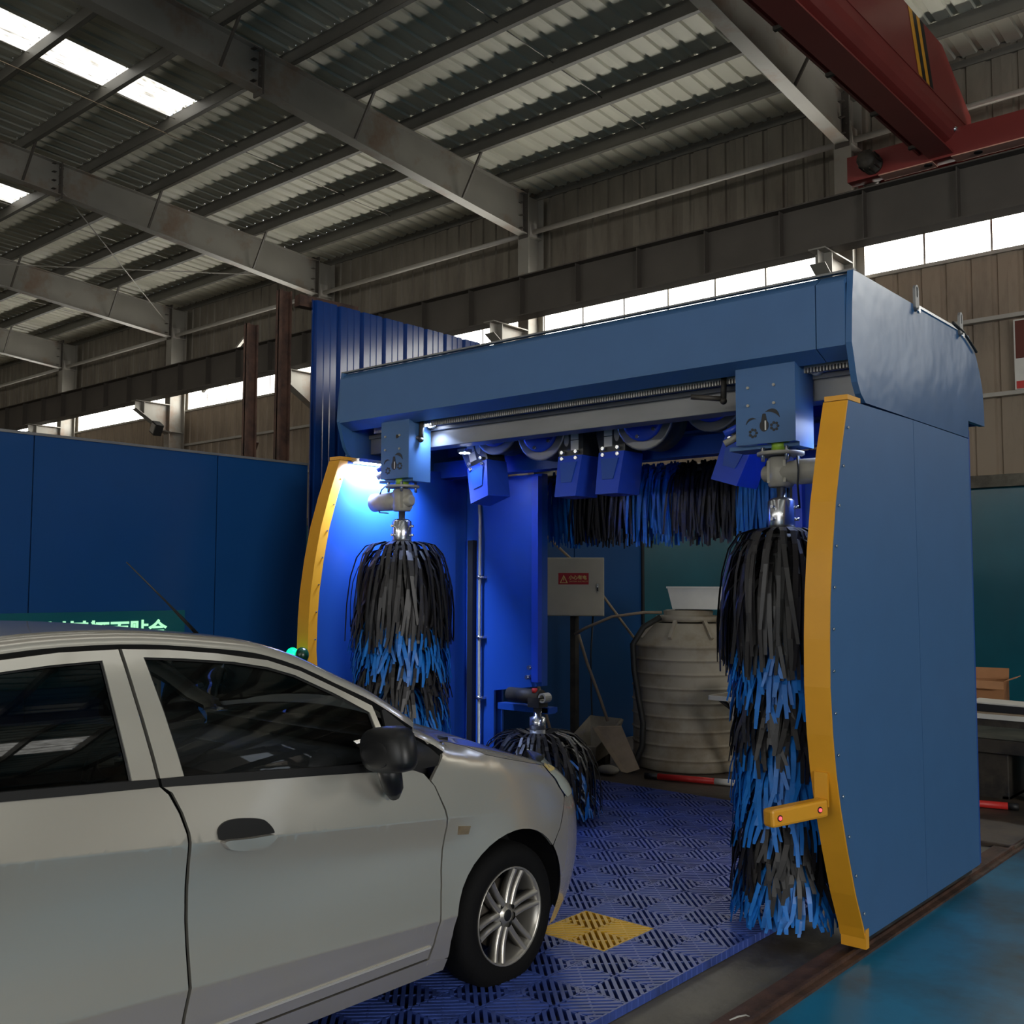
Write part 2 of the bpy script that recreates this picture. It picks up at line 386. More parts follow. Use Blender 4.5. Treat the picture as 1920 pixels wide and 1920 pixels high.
# ---- back wall
wb = root('wall_back', (0, YB, 0), 'grey corrugated siding wall with steel columns behind the machine', kind='structure')
def siding(name, w, ribs, z0, z1, material, Y=0.):
    mb = MB(); pr = corr(w, ribs, .03, .045, .025); n = len(pr)
    mb.add([(u, Y+h, z0) for u, h in pr]+[(u, Y+h, z1) for u, h in pr], [(i, i+1, n+i+1, n+i) for i in range(n-1)])
    return mb.mesh(name, material)
win = root('window_1', (0, YB, 6.1), 'long strip of translucent daylight panels under the crane girder', kind='structure')
BIGWIN = (.18, 6.17)
s_low = siding('siding_sheet', BAY/6, 3, 3.05, 6.13, M_['siding_low']); s_up = siding('siding_sheet', BAY/6, 3, 6.74, 9.0, M_['siding'])
pane = MB().add([(0, 0, .03), (.875, 0, .03), (.875, 0, .64), (0, 0, .64), (0, .012, .03), (.875, .012, .03), (.875, .012, .64), (0, .012, .64)],
                [(0, 1, 2, 3), (4, 7, 6, 5), (0, 4, 5, 1), (1, 5, 6, 2), (2, 6, 7, 3), (3, 7, 4, 0)]).mesh('pane', M_['window'])
mull = MB().box(-.014, .014, -.012, .02, .02, .65).mesh('mullion', M_['pipe'])
fill = siding('siding_sheet', .62, 2, 6.10, 6.76, M_['siding'])
for x in COLX[:-1]:
    if x < X0B-.2: continue
    for j in range(6):
        if not (BIGWIN[0]-.2 < x+.01 < BIGWIN[1]-.2): link('siding_sheet', s_low, wb, (x+BAY/6*j, 0, 0))
        link('siding_sheet', s_up, wb, (x+BAY/6*j, 0, 0))
        link('pane', pane, win, (x+.035+.89*j, 0, 0)); link('mullion', mull, win, (x+.03+.89*j, 0, 0))
    link('siding_sheet', fill, wb, (x+BAY-.62, 0, 0))
w3 = root('window_3', (3.2, YB, 3.1), 'large bay of translucent wall panels to the right of the view', kind='structure')
for j in range(6): part('pane' if 1 <= j <= 3 else 'infill_sheet', MB().box(BIGWIN[0]+.03+BAY/6*j, BIGWIN[0]-.03+BAY/6*(j+1), YB, YB+.012, 4.55, 6.08), M_['window_big' if 1 <= j <= 3 else 'siding_low'], w3); part('mullion', MB().box(BIGWIN[0]-.03+BAY/6*j, BIGWIN[0]+.03+BAY/6*j, YB-.02, YB+.02, 4.5, 6.1), M_['pipe'], w3)
part('apron', MB().box(BIGWIN[0]-.03, BIGWIN[1]+.03, YB, YB+.06, 3.08, 4.53), M_['siding_low'], w3)
part('sill_rail', MB().box(X0B, X1B, YB-.05, YB+.03, 6.09, 6.14), M_['pipe'], win)
part('head_rail', MB().box(X0B, X1B, YB-.05, YB+.03, 6.73, 6.78), M_['pipe'], win)
for z in (5.2, 4.17): part('girt', MB().box(X0B, X1B, YB-.11, YB-.01, z-.02, z+.035), M_['pipe'], wb)
part('ledge', MB().box(X0B, X1B, YB-.22, YB+.1, 2.94, 3.10), M_['concrete'], wb)
part('lower_wall', MB().box(X0B, X1B, YB-.08, YB+.12, 0, 2.94), M_['wall_teal'], wb, 'glossy dark blue-green painted lower wall')
part('eave_gutter', MB().box(X0B, X1B, YB-.02, YB+.1, 8.8, 8.9), M_['purlin'], wb)
cm = MB(); cm.box(-.125, .125, 13.87-YB, 13.885-YB, 0, 8.72).box(-.125, .125, 14.285-YB, 14.30-YB, 0, 8.72).box(-.006, .006, 13.88-YB, 14.29-YB, 0, 8.72)
for z in (6.95, 7.95, 5.5): cm.box(-.12, .12, 13.88-YB, 14.29-YB, z, z+.012)
cmm = cm.mesh('column', M_['steel'])
cb = MB(); cb.prism([(13.88-YB, 6.18), (12.98-YB, 6.18), (12.98-YB, 6.0), (13.88-YB, 5.45)], 'x', -.006, .006)
cb.box(-.12, .12, 12.95-YB, 13.88-YB, 6.18, 6.20); cb.bar((0, 12.97-YB, 5.99), (0, 13.88-YB, 5.44), .22, .012); cb.box(-.12, .12, 13.17-YB, 13.185-YB, 5.9, 6.18)
cbm = cb.mesh('corbel', M_['steel'])
st = MB().cyl((.12, 14.0-YB, 8.02), (BAY-.12, 14.0-YB, 8.02), .045, 10).box(.1, .13, 13.9-YB, 14.1-YB, 7.94, 8.2).box(BAY-.13, BAY-.1, 13.9-YB, 14.1-YB, 7.94, 8.2).mesh('eave_strut', M_['pipe'])
for x in COLX:
    if x < X0B: continue
    c = link('column', cmm, wb, (x, 0, 0)); link('corbel', cbm, c)
    if x+BAY < X1B: link('eave_strut', st, wb, (x, 0, 0))
# knee braces that show between the left steel posts
part('wall_brace', MB().bar((-22.2, 13.9, 6.35), (-20.2, 13.9, 7.6), .07, .05), M_['pipe'], wb)
part('wall_brace', MB().bar((-21.0, 13.9, 3.1), (-19.9, 13.9, 4.9), .09, .05), M_['rust'], wb)
# ---- the walls that only close the hall behind the camera
wf = root('wall_front', (0, YFW, 0), 'grey siding wall behind the camera', kind='structure')
for x0, x1 in ((X0B, -4.5), (2.5, X1B)): part('siding_sheet', MB().box(x0, x1, YFW-.1, YFW, 0, 6.1), M_['siding_low'], wf)
part('siding_sheet', MB().box(-4.5, 2.5, YFW-.1, YFW, 5.5, 6.1), M_['siding_low'], wf)
part('siding_sheet', MB().box(X0B, X1B, YFW-.1, YFW, 6.75, 9.0), M_['siding'], wf)
w2 = root('window_2', (0, YFW, 6.1), 'translucent daylight strip in the wall behind the camera', kind='structure')
for x in COLX[:-1]:
    if x > X0B-.2: part('pane', MB().box(x+.1, x+BAY-.5, YFW-.05, YFW-.04, 6.1, 6.75), M_['window'], w2)
single('wall_left', MB().box(X0B-.1, X0B, YFW, YB, 0, 9.9), M_['siding_low'], 'far gable wall of the hall', None, kind='structure')
wr_ = root('wall_right', (X1B, 0, 0), 'gable wall with a high open band behind the camera', kind='structure')
for y0, y1, z0, z1 in ((YFW, -7.2, 0, 9.9), (1.2, YB, 0, 9.9), (-7.2, 1.2, 5.9, 9.9), (-7.2, 1.2, 0, 2.4)):
    part('siding_sheet', MB().box(X1B, X1B+.1, y0, y1, z0, z1), M_['siding_low'], wr_)
# ---- crane runway girder
g = root('crane_runway_girder', (-14, 13.2, 6.2), 'long dark steel crane runway girder along the back wall', 'girder')
part('web', MB().box(X0B+.1, X1B-.1, 13.19, 13.21, 6.22, 6.88), M_['steel_dark'], g)
part('flange', MB().box(X0B+.1, X1B-.1, 13.03, 13.37, 6.88, 6.90), M_['steel_dark'], g)
part('flange', MB().box(X0B+.1, X1B-.1, 13.05, 13.35, 6.205, 6.225), M_['steel_dark'], g)
part('rail', MB().box(X0B+.1, X1B-.1, 13.17, 13.23, 6.90, 6.932), M_['rust'], g)
x = COLX[0]+.6; sm = MB().box(-.006, .006, -.13, .13, .02, .68).mesh('stiffener', M_['steel_dark'])
while x < X1B-.3:
    link('stiffener', sm, g, (x+14, 0, 0)); x += 1.198
# ---- overhead crane
cr = root('overhead_crane', (-4.14, 8.0, 6.9), 'dark red overhead travelling crane beam with black and yellow stripes', 'crane')
zf = 7.0
def half(pts): return [(-4.14+x, z) for x, z in pts]+[(-4.14-x, z) for x, z in reversed(pts)]
part('lower_flange', MB().prism(half([(.15, zf), (.15, zf+.022), (.03, zf+.04), (.03, zf+.17)]), 'y', -12.9, 13.05), M_['crane_red'], cr)
box_prof = [(.05, 7.16), (.115, 7.19), (.165, 7.25), (.195, 7.33), (.21, 7.44), (.21, 8.15)]
def box_section(Y, ztop):
    pr = [(x, min(z, ztop)) for x, z in box_prof]; full = [(-4.14+x, z) for x, z in pr]+[(-4.14-x, z) for x, z in reversed(pr)]
    return [(x, Y, z) for x, z in full]
mb = MB(); secs = [box_section(-12.9, 8.15), box_section(12.4, 8.15), box_section(13.45, 7.62)]
n = len(secs[0]); vs = sum(secs, [])
mb.add(vs, [(i*n+j, i*n+(j+1) % n, (i+1)*n+(j+1) % n, (i+1)*n+j) for i in range(2) for j in range(n)]+[tuple(range(n)), tuple(range(2*n, 3*n))])
part('box_girder', mb, M_['crane_red'], cr)
part('weld_seam', MB().box(-3.932, -3.922, -12.9, 13.2, 7.435, 7.45), M_['crane_red'], cr)
for i, (o, c) in enumerate(((0, 'black'), (.12, 'yellow'), (.24, 'black'), (.36, 'yellow'))):
    mb = MB(); yb, zb = 12.05-o, 7.46; mb.add([(-3.926, yb, zb), (-3.926, yb-.13, zb), (-3.926, yb-.43, 8.14), (-3.926, yb-.30, 8.14)], [(0, 1, 2, 3)])
    part('warning_stripe', mb, M_['carblack' if c == 'black' else 'yellow'], cr, c+' warning stripe')
part('conduit_bar', MB().box(-4.42, -4.39, -12.9, 13.0, 7.08, 7.13), M_['crane_red'], cr)
for k in range(12): part('conduit_hanger', MB().box(-4.40, -4.28, 12.5-1.2*k, 12.55-1.2*k, 7.02, 7.06), M_['grime'], cr)
et = part('end_truck', MB().box(-5.35, -1.6, 12.92, 13.12, 6.97, 7.31).box(-5.35, -1.6, 13.28, 13.48, 6.97, 7.31).box(-5.3, -1.65, 13.12, 13.28, 7.27, 7.31), M_['crane_red'], cr)
mb = MB()
for x0, x1 in ((-4.93, -4.25), (-4.02, -2.0)): mb.box(x0, x1, 12.91, 13.13, 6.955, 6.969)
part('end_truck_underside', mb, M_['crane_pink'], et, 'pale pink underside')  # underside strips in a paler pink than the red truck
for x in (-4.32, -3.72): part('bolt_hole', MB().cyl((x, 12.98, 6.945), (x, 12.98, 6.957), .05, 14), M_['black'], et)
for x in (-5.15, -1.8): part('wheel', MB().lathe([(.05, 13.14), (.122, 13.145), (.122, 13.255), (.05, 13.26)], 18, (x, 0, 7.06), 'y'), M_['grime'], et)
mo = MB().lathe([(.04, -.15), (.11, -.14), (.12, -.1), (.12, .1), (.13, .1), (.13, .14), (.05, .15)], 18, (-5.0, 12.78, 7.12), 'y')
for k in range(10):
    a = 2*math.pi*k/10; mo.bar((-5.0+.125*math.cos(a), 12.69, 7.12+.125*math.sin(a)), (-5.0+.125*math.cos(a), 12.87, 7.12+.125*math.sin(a)), .012, .02)
part('drive_motor', mo, M_['grime'], cr)
part('lamp', MB().sphere((-3.965, 12.9, 7.29), .035, 10, 8), M_['chrome'], cr, 'small bright lamp on the crane girder')
# ---- blue partition along the left of the lane
wp = root('wall_partition', (-6.35, 4, 0), 'dark blue partition of flat and corrugated sheets left of the lane', kind='structure')
pmh = MB().box(-.05, 0, .004, 1.296, .02, 2.555).mesh('panel', M_['blue_panel'])
for k in range(-3, 3): link('panel', pmh, wp, (0, 4.11-4+1.3*(k-3)+.0, 0))
part('panel', MB().box(-6.40, -6.35, 4.114, 4.905, .02, 2.555), M_['blue_panel'], wp)
part('cap_rail', MB().box(-6.41, -6.34, -3.7, 4.905, 2.555, 2.572), M_['galv'], wp)
def bsheet(y0, nrib, z1):
    mb = MB(); pr = []; p = .24
    for i in range(nrib):
        c = y0+p*i; pr += [(c, -.0), (c+.012, -.028), (c+.034, -.028), (c+.046, 0), (c+.10, 0), (c+.105, -.006), (c+.115, -.006), (c+.12, 0), (c+.165, 0), (c+.17, -.006), (c+.18, -.006), (c+.185, 0)]
    pr.append((y0+p*nrib, 0)); n = len(pr)
    mb.add([(-6.33+h, u, .02) for u, h in pr]+[(-6.33+h, u, z1) for u, h in pr], [(i, i+1, n+i+1, n+i) for i in range(n-1)]); return mb
for k in range(3): part('corrugated_sheet', bsheet(4.91+.72*k, 3, 3.862), M_['blue_corr'], wp)
for y0 in (7.07, 8.28): part('panel', MB().box(-6.40, -6.35, y0+.004, y0+1.2, .02, 2.6), M_['blue_panel'], wp)
part('end_trim', MB().box(-6.42, -6.33, 9.48, 9.52, .02, 2.62), M_['black'], wp)
# steel posts standing behind the partition
def post(x, y, w, d, z1, label):
    mb = MB().box(x-w/2, x+w/2, y-d/2, y-d/2+.012, 0, z1).box(x-w/2, x+w/2, y+d/2-.012, y+d/2, 0, z1).box(x-.006, x+.006, y-d/2, y+d/2, 0, z1).box(x-w/2-.03, x+w/2+.03, y-d/2-.03, y+d/2+.03, 0, .015)
    return single('steel_post', mb, M_['rust'], label, 'post', 'steel posts behind the blue partition')
post(-6.50, 4.47, .06, .09, 3.60, 'thin rusty steel post, left one behind the blue partition')
post(-6.52, 4.78, .07, .10, 3.93, 'dark rusty steel post next to the blue corrugated sheets')
single('steel_rail', MB().bar((-6.46, 4.86, 3.86), (-6.40, 5.4, 3.86), .08, .09), M_['rust'], 'short rusty steel rail from the post to the corrugated sheets', 'rail')
# small things on the wall
fl = root('flood_lamp', (-23.3, 13.4, 5.5), 'small flood lamp fixed under a crane bracket on the far wall', 'lamp')
part('housing', MB().bar((-23.35, 13.3, 5.35), (-23.2, 13.3, 5.6), .25, .2, (0, 1, 0)), M_['black'], fl)
part('lens', MB().bar((-23.33, 13.19, 5.38), (-23.22, 13.19, 5.57), .18, .02, (0, 1, 0)), M_['pipe'], fl)
part('arm', MB().bar((-23.27, 13.35, 5.47), (-23.6, 13.86, 5.47), .04, .04), M_['grime'], fl)
nb = root('notice_board', (-3.3, YB-.06, 4.2), 'brown and white notice board on the wall at the right edge', 'board')
part('board', MB().box(-3.74, -2.7, YB-.10, YB-.07, 4.21, 5.14), M_['white'], nb)
part('upper_field', MB().box(-3.72, -2.7, YB-.105, YB-.099, 4.62, 5.12), M_['brown_board'], nb)
part('lower_stripe', MB().box(-3.72, -2.7, YB-.105, YB-.099, 4.22, 4.32), M_['redpaint'], nb)
# sign on the partition whose glowing letters just clear the car roof
sg = root('wall_sign', (-6.35, 3.2, 1.15), 'green wall sign with glowing letters just above the car roof', 'sign')
part('panel', MB().box(-6.349, -6.335, 2.55, 3.87, 1.0, 1.462), M_['sign_panel'], sg)
mt = Matrix.Translation((-6.332+6.35, 3.06-3.2, 1.288-1.15)) @ Matrix.Rotation(math.pi/2, 4, 'Z') @ Matrix.Rotation(math.pi/2, 4, 'X')
text_mesh('letters', '司还面贴合', .135, .002, M_['sign_glow'], mt, sg, .003)
mk = MB()
for y in (2.78, 2.86, 2.93, 3.02, 3.07, 3.15, 3.21): mk.box(-6.335, -6.332, y, y+.018, 1.37, 1.407)
part('letter_strokes', mk, M_['sign_glow'], sg)
# ================================================================== gantry car wash
XL, XR = -5.554, -1.871
gw = root('gantry_car_wash', (-3.71, 5.3, 0), 'blue gantry car wash machine with yellow bumpers and hanging brushes', 'car wash')
BUMP = [(.085, 4.555), (.132, 4.538), (.293, 4.458), (.49, 4.382), (.682, 4.318), (.846, 4.276), (1.007, 4.25), (1.211, 4.232), (1.415, 4.236), (1.597, 4.249), (1.805, 4.28), (2.017, 4.323), (2.236, 4.389), (2.488, 4.477)]
front = [(y, z) for z, y in BUMP]
# outer side panels, one pair of sheets per tower, and the yellow bumper on each front edge
for sx_, xo in ((1, XR), (-1, XL)):
    lo, hi = (xo-.03, xo) if sx_ > 0 else (xo, xo+.03)
    part('side_panel', MB().prism([(y+.004, z) for y, z in front]+[(5.292, 2.497), (5.332, .085)], 'x', lo, hi), M_['blue'], gw)
    part('side_panel', MB().prism([(5.336, .085), (5.296, 2.497), (6.183, 2.497), (6.183, .085)], 'x', lo, hi), M_['blue'], gw)
    part('rear_edge', MB().box(min(lo, hi)-.02 if sx_ > 0 else lo, hi if sx_ > 0 else hi+.02, 6.185, 6.20, .09, 2.55), M_['blue_dk'], gw)
    # end cap of the hood
    cap = [(4.567, 3.114), (6.239, 3.112), (6.31, 3.065), (6.369, 3.007), (6.43, 2.92), (6.475, 2.83), (6.492, 2.71), (6.496, 2.606), (6.19, 2.603), (6.19, 2.502), (4.68, 2.502), (4.625, 2.54), (4.59, 2.59), (4.572, 2.64), (4.555, 2.70), (4.533, 2.768), (4.545, 2.95)]
    part('hood_end', MB().prism(cap, 'x', lo, hi), M_['blue_gloss'], gw)
    # bumper: front band and an inner return strip
    bx0, bx1 = (xo-.112, xo-.001) if sx_ > 0 else (xo+.001, xo+.112)
    mb = MB(); n = len(BUMP)
    fr = [(y-.006, z) for y, z in front]; bk = [(y+.004, z) for y, z in front]
    mb.add([(bx0, y, z) for y, z in fr]+[(bx1, y, z) for y, z in fr]+[(bx0, y, z) for y, z in bk]+[(bx1, y, z) for y, z in bk],
           [(i, i+1, n+i+1, n+i) for i in range(n-1)]+[(2*n+i, 3*n+i, 3*n+i+1, 2*n+i+1) for i in range(n-1)]+[(i, 2*n+i, 2*n+i+1, i+1) for i in range(n-1)]+[(n+i, n+i+1, 3*n+i+1, 3*n+i) for i in range(n-1)]+[(0, n, 3*n, 2*n), (n-1, 3*n-1, 4*n-1, 2*n-1)])
    bu = part('bumper', mb, M_['yellow'], gw)
    xi = bx0 if sx_ > 0 else bx1
    mb = MB(); a = [(y-.006, z) for y, z in front]; b = [(y+.066, z) for y, z in front]; t = -.004 if sx_ > 0 else .004
    mb.add([(xi, y, z) for y, z in a]+[(xi, y, z) for y, z in b]+[(xi+t, y, z) for y, z in a]+[(xi+t, y, z) for y, z in b],
           [(i, i+1, n+i+1, n+i) for i in range(n-1)]+[(2*n+i, 3*n+i, 3*n+i+1, 2*n+i+1) for i in range(n-1)]+[(i, 2*n+i, 2*n+i+1, i+1) for i in range(n-1)]+[(n+i, n+i+1, 3*n+i+1, 3*n+i) for i in range(n-1)])
    part('inner_strip', mb, M_['yellow'], bu)
    for k in range(0, 26):
        z = .2+.09*k; y = 0
        for (z0, y0), (z1, y1) in zip(BUMP, BUMP[1:]):
            if z0 <= z <= z1: y = y0+(y1-y0)*(z-z0)/(z1-z0)
        if k % 2: continue
        xx = xo+.002*sx_; part('screw', MB().cyl((xx, y+.03, z), (xx+.006*sx_, y+.03, z), .007, 6), M_['chrome'], bu)
        xx = xi+t; part('screw', MB().cyl((xx, y+.05, z), (xx-.006*sx_, y+.05, z), .006, 6), M_['chrome'], bu)
    part('foot_clip', MB().box(min(bx0, bx1), max(bx0, bx1)+.004, 4.55, 4.585, .04, .125), M_['yellow'], bu)
    part('top_clip', MB().box(min(bx0, bx1), max(bx0, bx1), 4.475, 4.62, 2.492, 2.515), M_['yellow'], bu)
    # inner face of the tower and its service door
    xin = xo-.112*sx_
    ip = [(y+.07, z) for y, z in front]+[(5.73, 2.488), (5.73, .085)]
    part('inner_panel', MB().prism(ip, 'x', min(xin, xin+.02*sx_), max(xin, xin+.02*sx_)), M_['blue_dk'], gw)
    dr = part('service_door', MB().box(min(xin, xin-.012*sx_), max(xin, xin-.012*sx_), 5.02, 5.60, .30, 2.43), M_['blue_dk'], gw)
    part('handle', MB().bar((xin-.02*sx_, 5.50, 1.22), (xin-.02*sx_, 5.50, 1.40), .02, .03), M_['chrome'], dr)
    # rear cabinet across the lane edge, with the opening for the wheel brush
    xa, xb = (xo+.0 if sx_ < 0 else xo, xo+.86 if sx_ < 0 else xo-.86)   # outer edge, lane edge
    xc = xo+.40*(-sx_)
    c0, c1 = sorted((xo+.03*(-sx_), xb)); k0, k1 = sorted((xc, xb))
    if sx_ < 0: poly = [(c0, .085), (k0, .085), (k0, .86), (xb, .92), (xb, 2.45), (c0, 2.45)]
    else: poly = [(c1, .085), (c1, 2.45), (xb, 2.45), (xb, .92), (k1, .86), (k1, .085)]
    part('cabinet_front', MB().prism(poly, 'y', 5.735, 5.755), M_['blue_dk'], gw)
    part('cabinet_side', MB().box(min(xb, xb+.02*sx_), max(xb, xb+.02*sx_), 5.755, 5.80, .92, 2.45), M_['blue_dk'], gw)
    part('cabinet_back', MB().box(min(xo, xo-.45*sx_)+.03, max(xo, xo-.45*sx_)-.03, 5.80, 5.82, .085, 2.45), M_['blue_dk'], gw)
    part('edge_channel', MB().box(min(xb, xb+.06*sx_), max(xb, xb+.06*sx_), 5.69, 5.735, .95, 2.43), M_['blue_plast'], gw)
    xs = xin-.05*sx_
    part('rubber_strip', MB().box(min(xs, xs-.055*sx_), max(xs, xs-.055*sx_), 5.69, 5.735, .25, 1.98), M_['black'], gw)
    xp = xs-.12*sx_
    pp = part('spray_pipe', MB().tube([(xp-.04*sx_, 5.70, .35), (xp, 5.70, .36), (xp, 5.70, 1.2), (xp, 5.70, 1.95), (xp+.01*sx_, 5.71, 2.15), (xp+.03*sx_, 5.72, 2.3)], .012, 8), M_['castgrey'], gw)
    for z in (.8, 1.25, 1.7): part('clamp', MB().cyl((xp, 5.70, z-.012), (xp, 5.70, z+.012), .022, 8).box(xp-.012, xp+.04, 5.70, 5.735, z-.008, z+.008), M_['chrome'], pp)
    for z, dx in ((.98, .04), (1.05, .02)): part('spray_nozzle', MB().cyl((xb+(.06+dx)*sx_, 5.68, z), (xb+(.06+dx)*sx_, 5.735, z), .016, 8), M_['chrome'], gw)
    part('wheel_truck', MB().box(min(xo, xo-.14*sx_)+.02, max(xo, xo-.14*sx_)-.02, 4.62, 6.1, .055, .085), M_['grime'], gw)
    for y in (4.75, 5.95): part('wheel', MB().cyl((xo-.10*sx_, y, .042), (xo-.06*sx_, y, .042), .042, 16), M_['grime'], gw)
# lifting lugs on the near end
for y in (5.36, 6.07):
    ou = []; inn = []
    for k in range(24):
        a = 2*math.pi*k/24; s_, c_ = math.sin(a), math.cos(a)
        ou.append((y+.026*c_, 3.147+.028*s_+(.042 if s_ > 0 else -.042))); inn.append((y+.010*c_, 3.178+.010*s_+(.018 if s_ > 0 else -.018)))
    lg = part('lifting_lug', MB().ring(ou, inn, 'x', XR, XR+.014), M_['galv'], gw)
    part('bolt', MB().cyl((XR+.014, y, 3.08), (XR+.026, y, 3.08), .016, 6), M_['chrome'], lg)
part('edge_trim', MB().box(XR-.005, XR+.008, 5.36, 6.07, 3.105, 3.118), M_['chrome'], gw)
part('cable', MB().tube([(XR+.01, 5.93, 3.13), (XR+.012, 6.1, 3.11), (XR+.014, 6.25, 3.06), (XR+.014, 6.33, 3.03)], .008, 6), M_['black'], gw)
# hood: front fascia in two lengths, top, back
fas = [(4.605, 3.112), (4.533, 3.062), (4.533, 2.758), (4.645, 2.712), (4.66, 2.73), (4.55, 2.775), (4.55, 3.05), (4.61, 3.098)]
part('hood_front', MB().prism(fas, 'x', XL+.032, -2.046), M_['blue'], gw)
part('hood_front', MB().prism(fas, 'x', -2.041, XR-.032), M_['blue'], gw)
part('hood_top', MB().box(XL+.03, XR-.03, 4.61, 6.23, 3.098, 3.112), M_['blue'], gw)
part('hood_lip', MB().box(XL+.0, XR-.0, 4.567, 4.60, 3.112, 3.122), M_['galv'], gw)
part('hood_back', MB().prism([(6.23, 3.10), (6.36, 3.0), (6.466, 2.83), (6.486, 2.61), (6.47, 2.61), (6.45, 2.82), (6.345, 2.985), (6.22, 3.085)], 'x', XL+.03, XR-.03), M_['blue'], gw)
# cross beam, toothed rack, guide rail
bm_ = part('cross_beam', MB().box(XL+.03, XR-.03, 4.82, 4.95, 2.565, 2.685).box(XL+.03, XR-.03, 4.80, 4.815, 2.672, 2.70), M_['galv'], gw, bevel=.004)
rk = MB().box(XL+.2, XR-.05, 4.70, 4.73, 2.712, 2.735); x = XL+.2
while x < XR-.06:
    rk.box(x, x+.008, 4.70, 4.73, 2.688, 2.712); x += .0165
part('gear_rack', rk, M_['pipe'], bm_)
part('rack_holder', MB().box(XL+.2, XR-.05, 4.73, 4.82, 2.70, 2.735), M_['blue_dk'], bm_)
part('rear_cross_beam', MB().box(XL+.03, XR-.03, 5.45, 5.57, 2.44, 2.56), M_['blue_dk'], gw)
part('top_frame', MB().box(XL+.03, XR-.03, 5.60, 5.70, 2.62, 2.72), M_['blue_dk'], gw)
for x in (-5.0, -4.2, -3.3, -2.5): part('frame_rib', MB().box(x-.03, x+.03, 4.95, 6.2, 2.70, 2.78), M_['blue_dk'], gw)
# ---------------------------------------------------------------- brushes
def strip(mb, pts, w, t, side):
    """flat foam strip along pts (list of Vectors); side = unit vector across the strip"""
    b = len(mb.v); n = len(pts)
    for i, p in enumerate(pts):
        d = (pts[min(i+1, n-1)]-pts[max(i-1, 0)]).normalized(); nn = side.cross(d).normalized()
        ww = w*(1 if i < n-1 else .75)
        mb.v += [tuple(p-side*ww/2), tuple(p+side*ww/2), tuple(p+nn*t)]
    for i in range(n-1):
        for k in range(3):
            a = b+i*3+k; c = b+i*3+(k+1) % 3; mb.f.append((a, c, c+3, a+3)); mb.sm.append(False)
    e = b+(n-1)*3; mb.f.append((e, e+1, e+2)); mb.sm.append(False)
def bez(p0, p1, p2, p3, n):
    out = []
    for i in range(n+1):
        t = i/n; u = 1-t; out.append(p0*u**3+p1*3*u*u*t+p2*3*u*t*t+p3*t**3)
    return out
def vertical_brush(name, cx, cy, z_top, z_bot, R, bands, parent, seed, ringstep=.046, per=40, topdrop=(.42, .68), drop=(.20, .30), low=1.):
    rnd = random.Random(seed); col = {}
    br = part(name, MB().cyl((cx, cy, z_bot+.12), (cx, cy, z_top+.06), .055, 14), M_['galv'], parent)
    z = z_top; ring = 0
    while z > z_bot+.16:
        top = z > z_top-.26
        for k in range(per+(10 if top else 0)):
            a = 2*math.pi*(k+rnd.random()*.9)/per+ring*.37
            dr = rnd.uniform(*topdrop) if top else rnd.uniform(*drop)
            r = R*rnd.uniform(.86, 1.06)*(low if not top else rnd.uniform(.74, 1.04))
            tipz = max(z-dr, z_bot+rnd.random()*.05)
            if top and z_top > 1: tipz = max(tipz, 1.20+rnd.random()*.07)
            di = Vector((math.cos(a), math.sin(a), 0)); sw = Vector((-math.sin(a), math.cos(a), 0))*rnd.uniform(-.07, .07)
            c0 = Vector((cx, cy, z)); side = Vector((-math.sin(a), math.cos(a), 0))
            if top: ctrl = (c0+di*.045, c0+di*(r*.85)+Vector((0, 0, .10)), c0+di*r*1.05+Vector((0, 0, -.09)), Vector((cx, cy, tipz))+di*r+sw)
            else: ctrl = (c0+di*.045, c0+di*(r*.72)+Vector((0, 0, .03)), c0+di*(r*1.0)+Vector((0, 0, -.35*dr)), Vector((cx, cy, tipz))+di*r*rnd.uniform(.96, 1.05)+sw)
            c = [b for lim, b in bands if (z-(.42 if top else .26)) > lim][0]
            strip(col.setdefault(c, MB()), bez(*ctrl, 6), rnd.uniform(.016, .026), .005, side)
        z -= ringstep; ring += 1
    for c, mb in col.items(): part('foam_strips', mb, M_['strip_'+c], br, c+' foam strips', kind='stuff')
    return br
BANDS = [(1.235, 'black'), (.965, 'blue'), (.735, 'black'), (.385, 'blue'), (.165, 'black'), (-1, 'blue')]
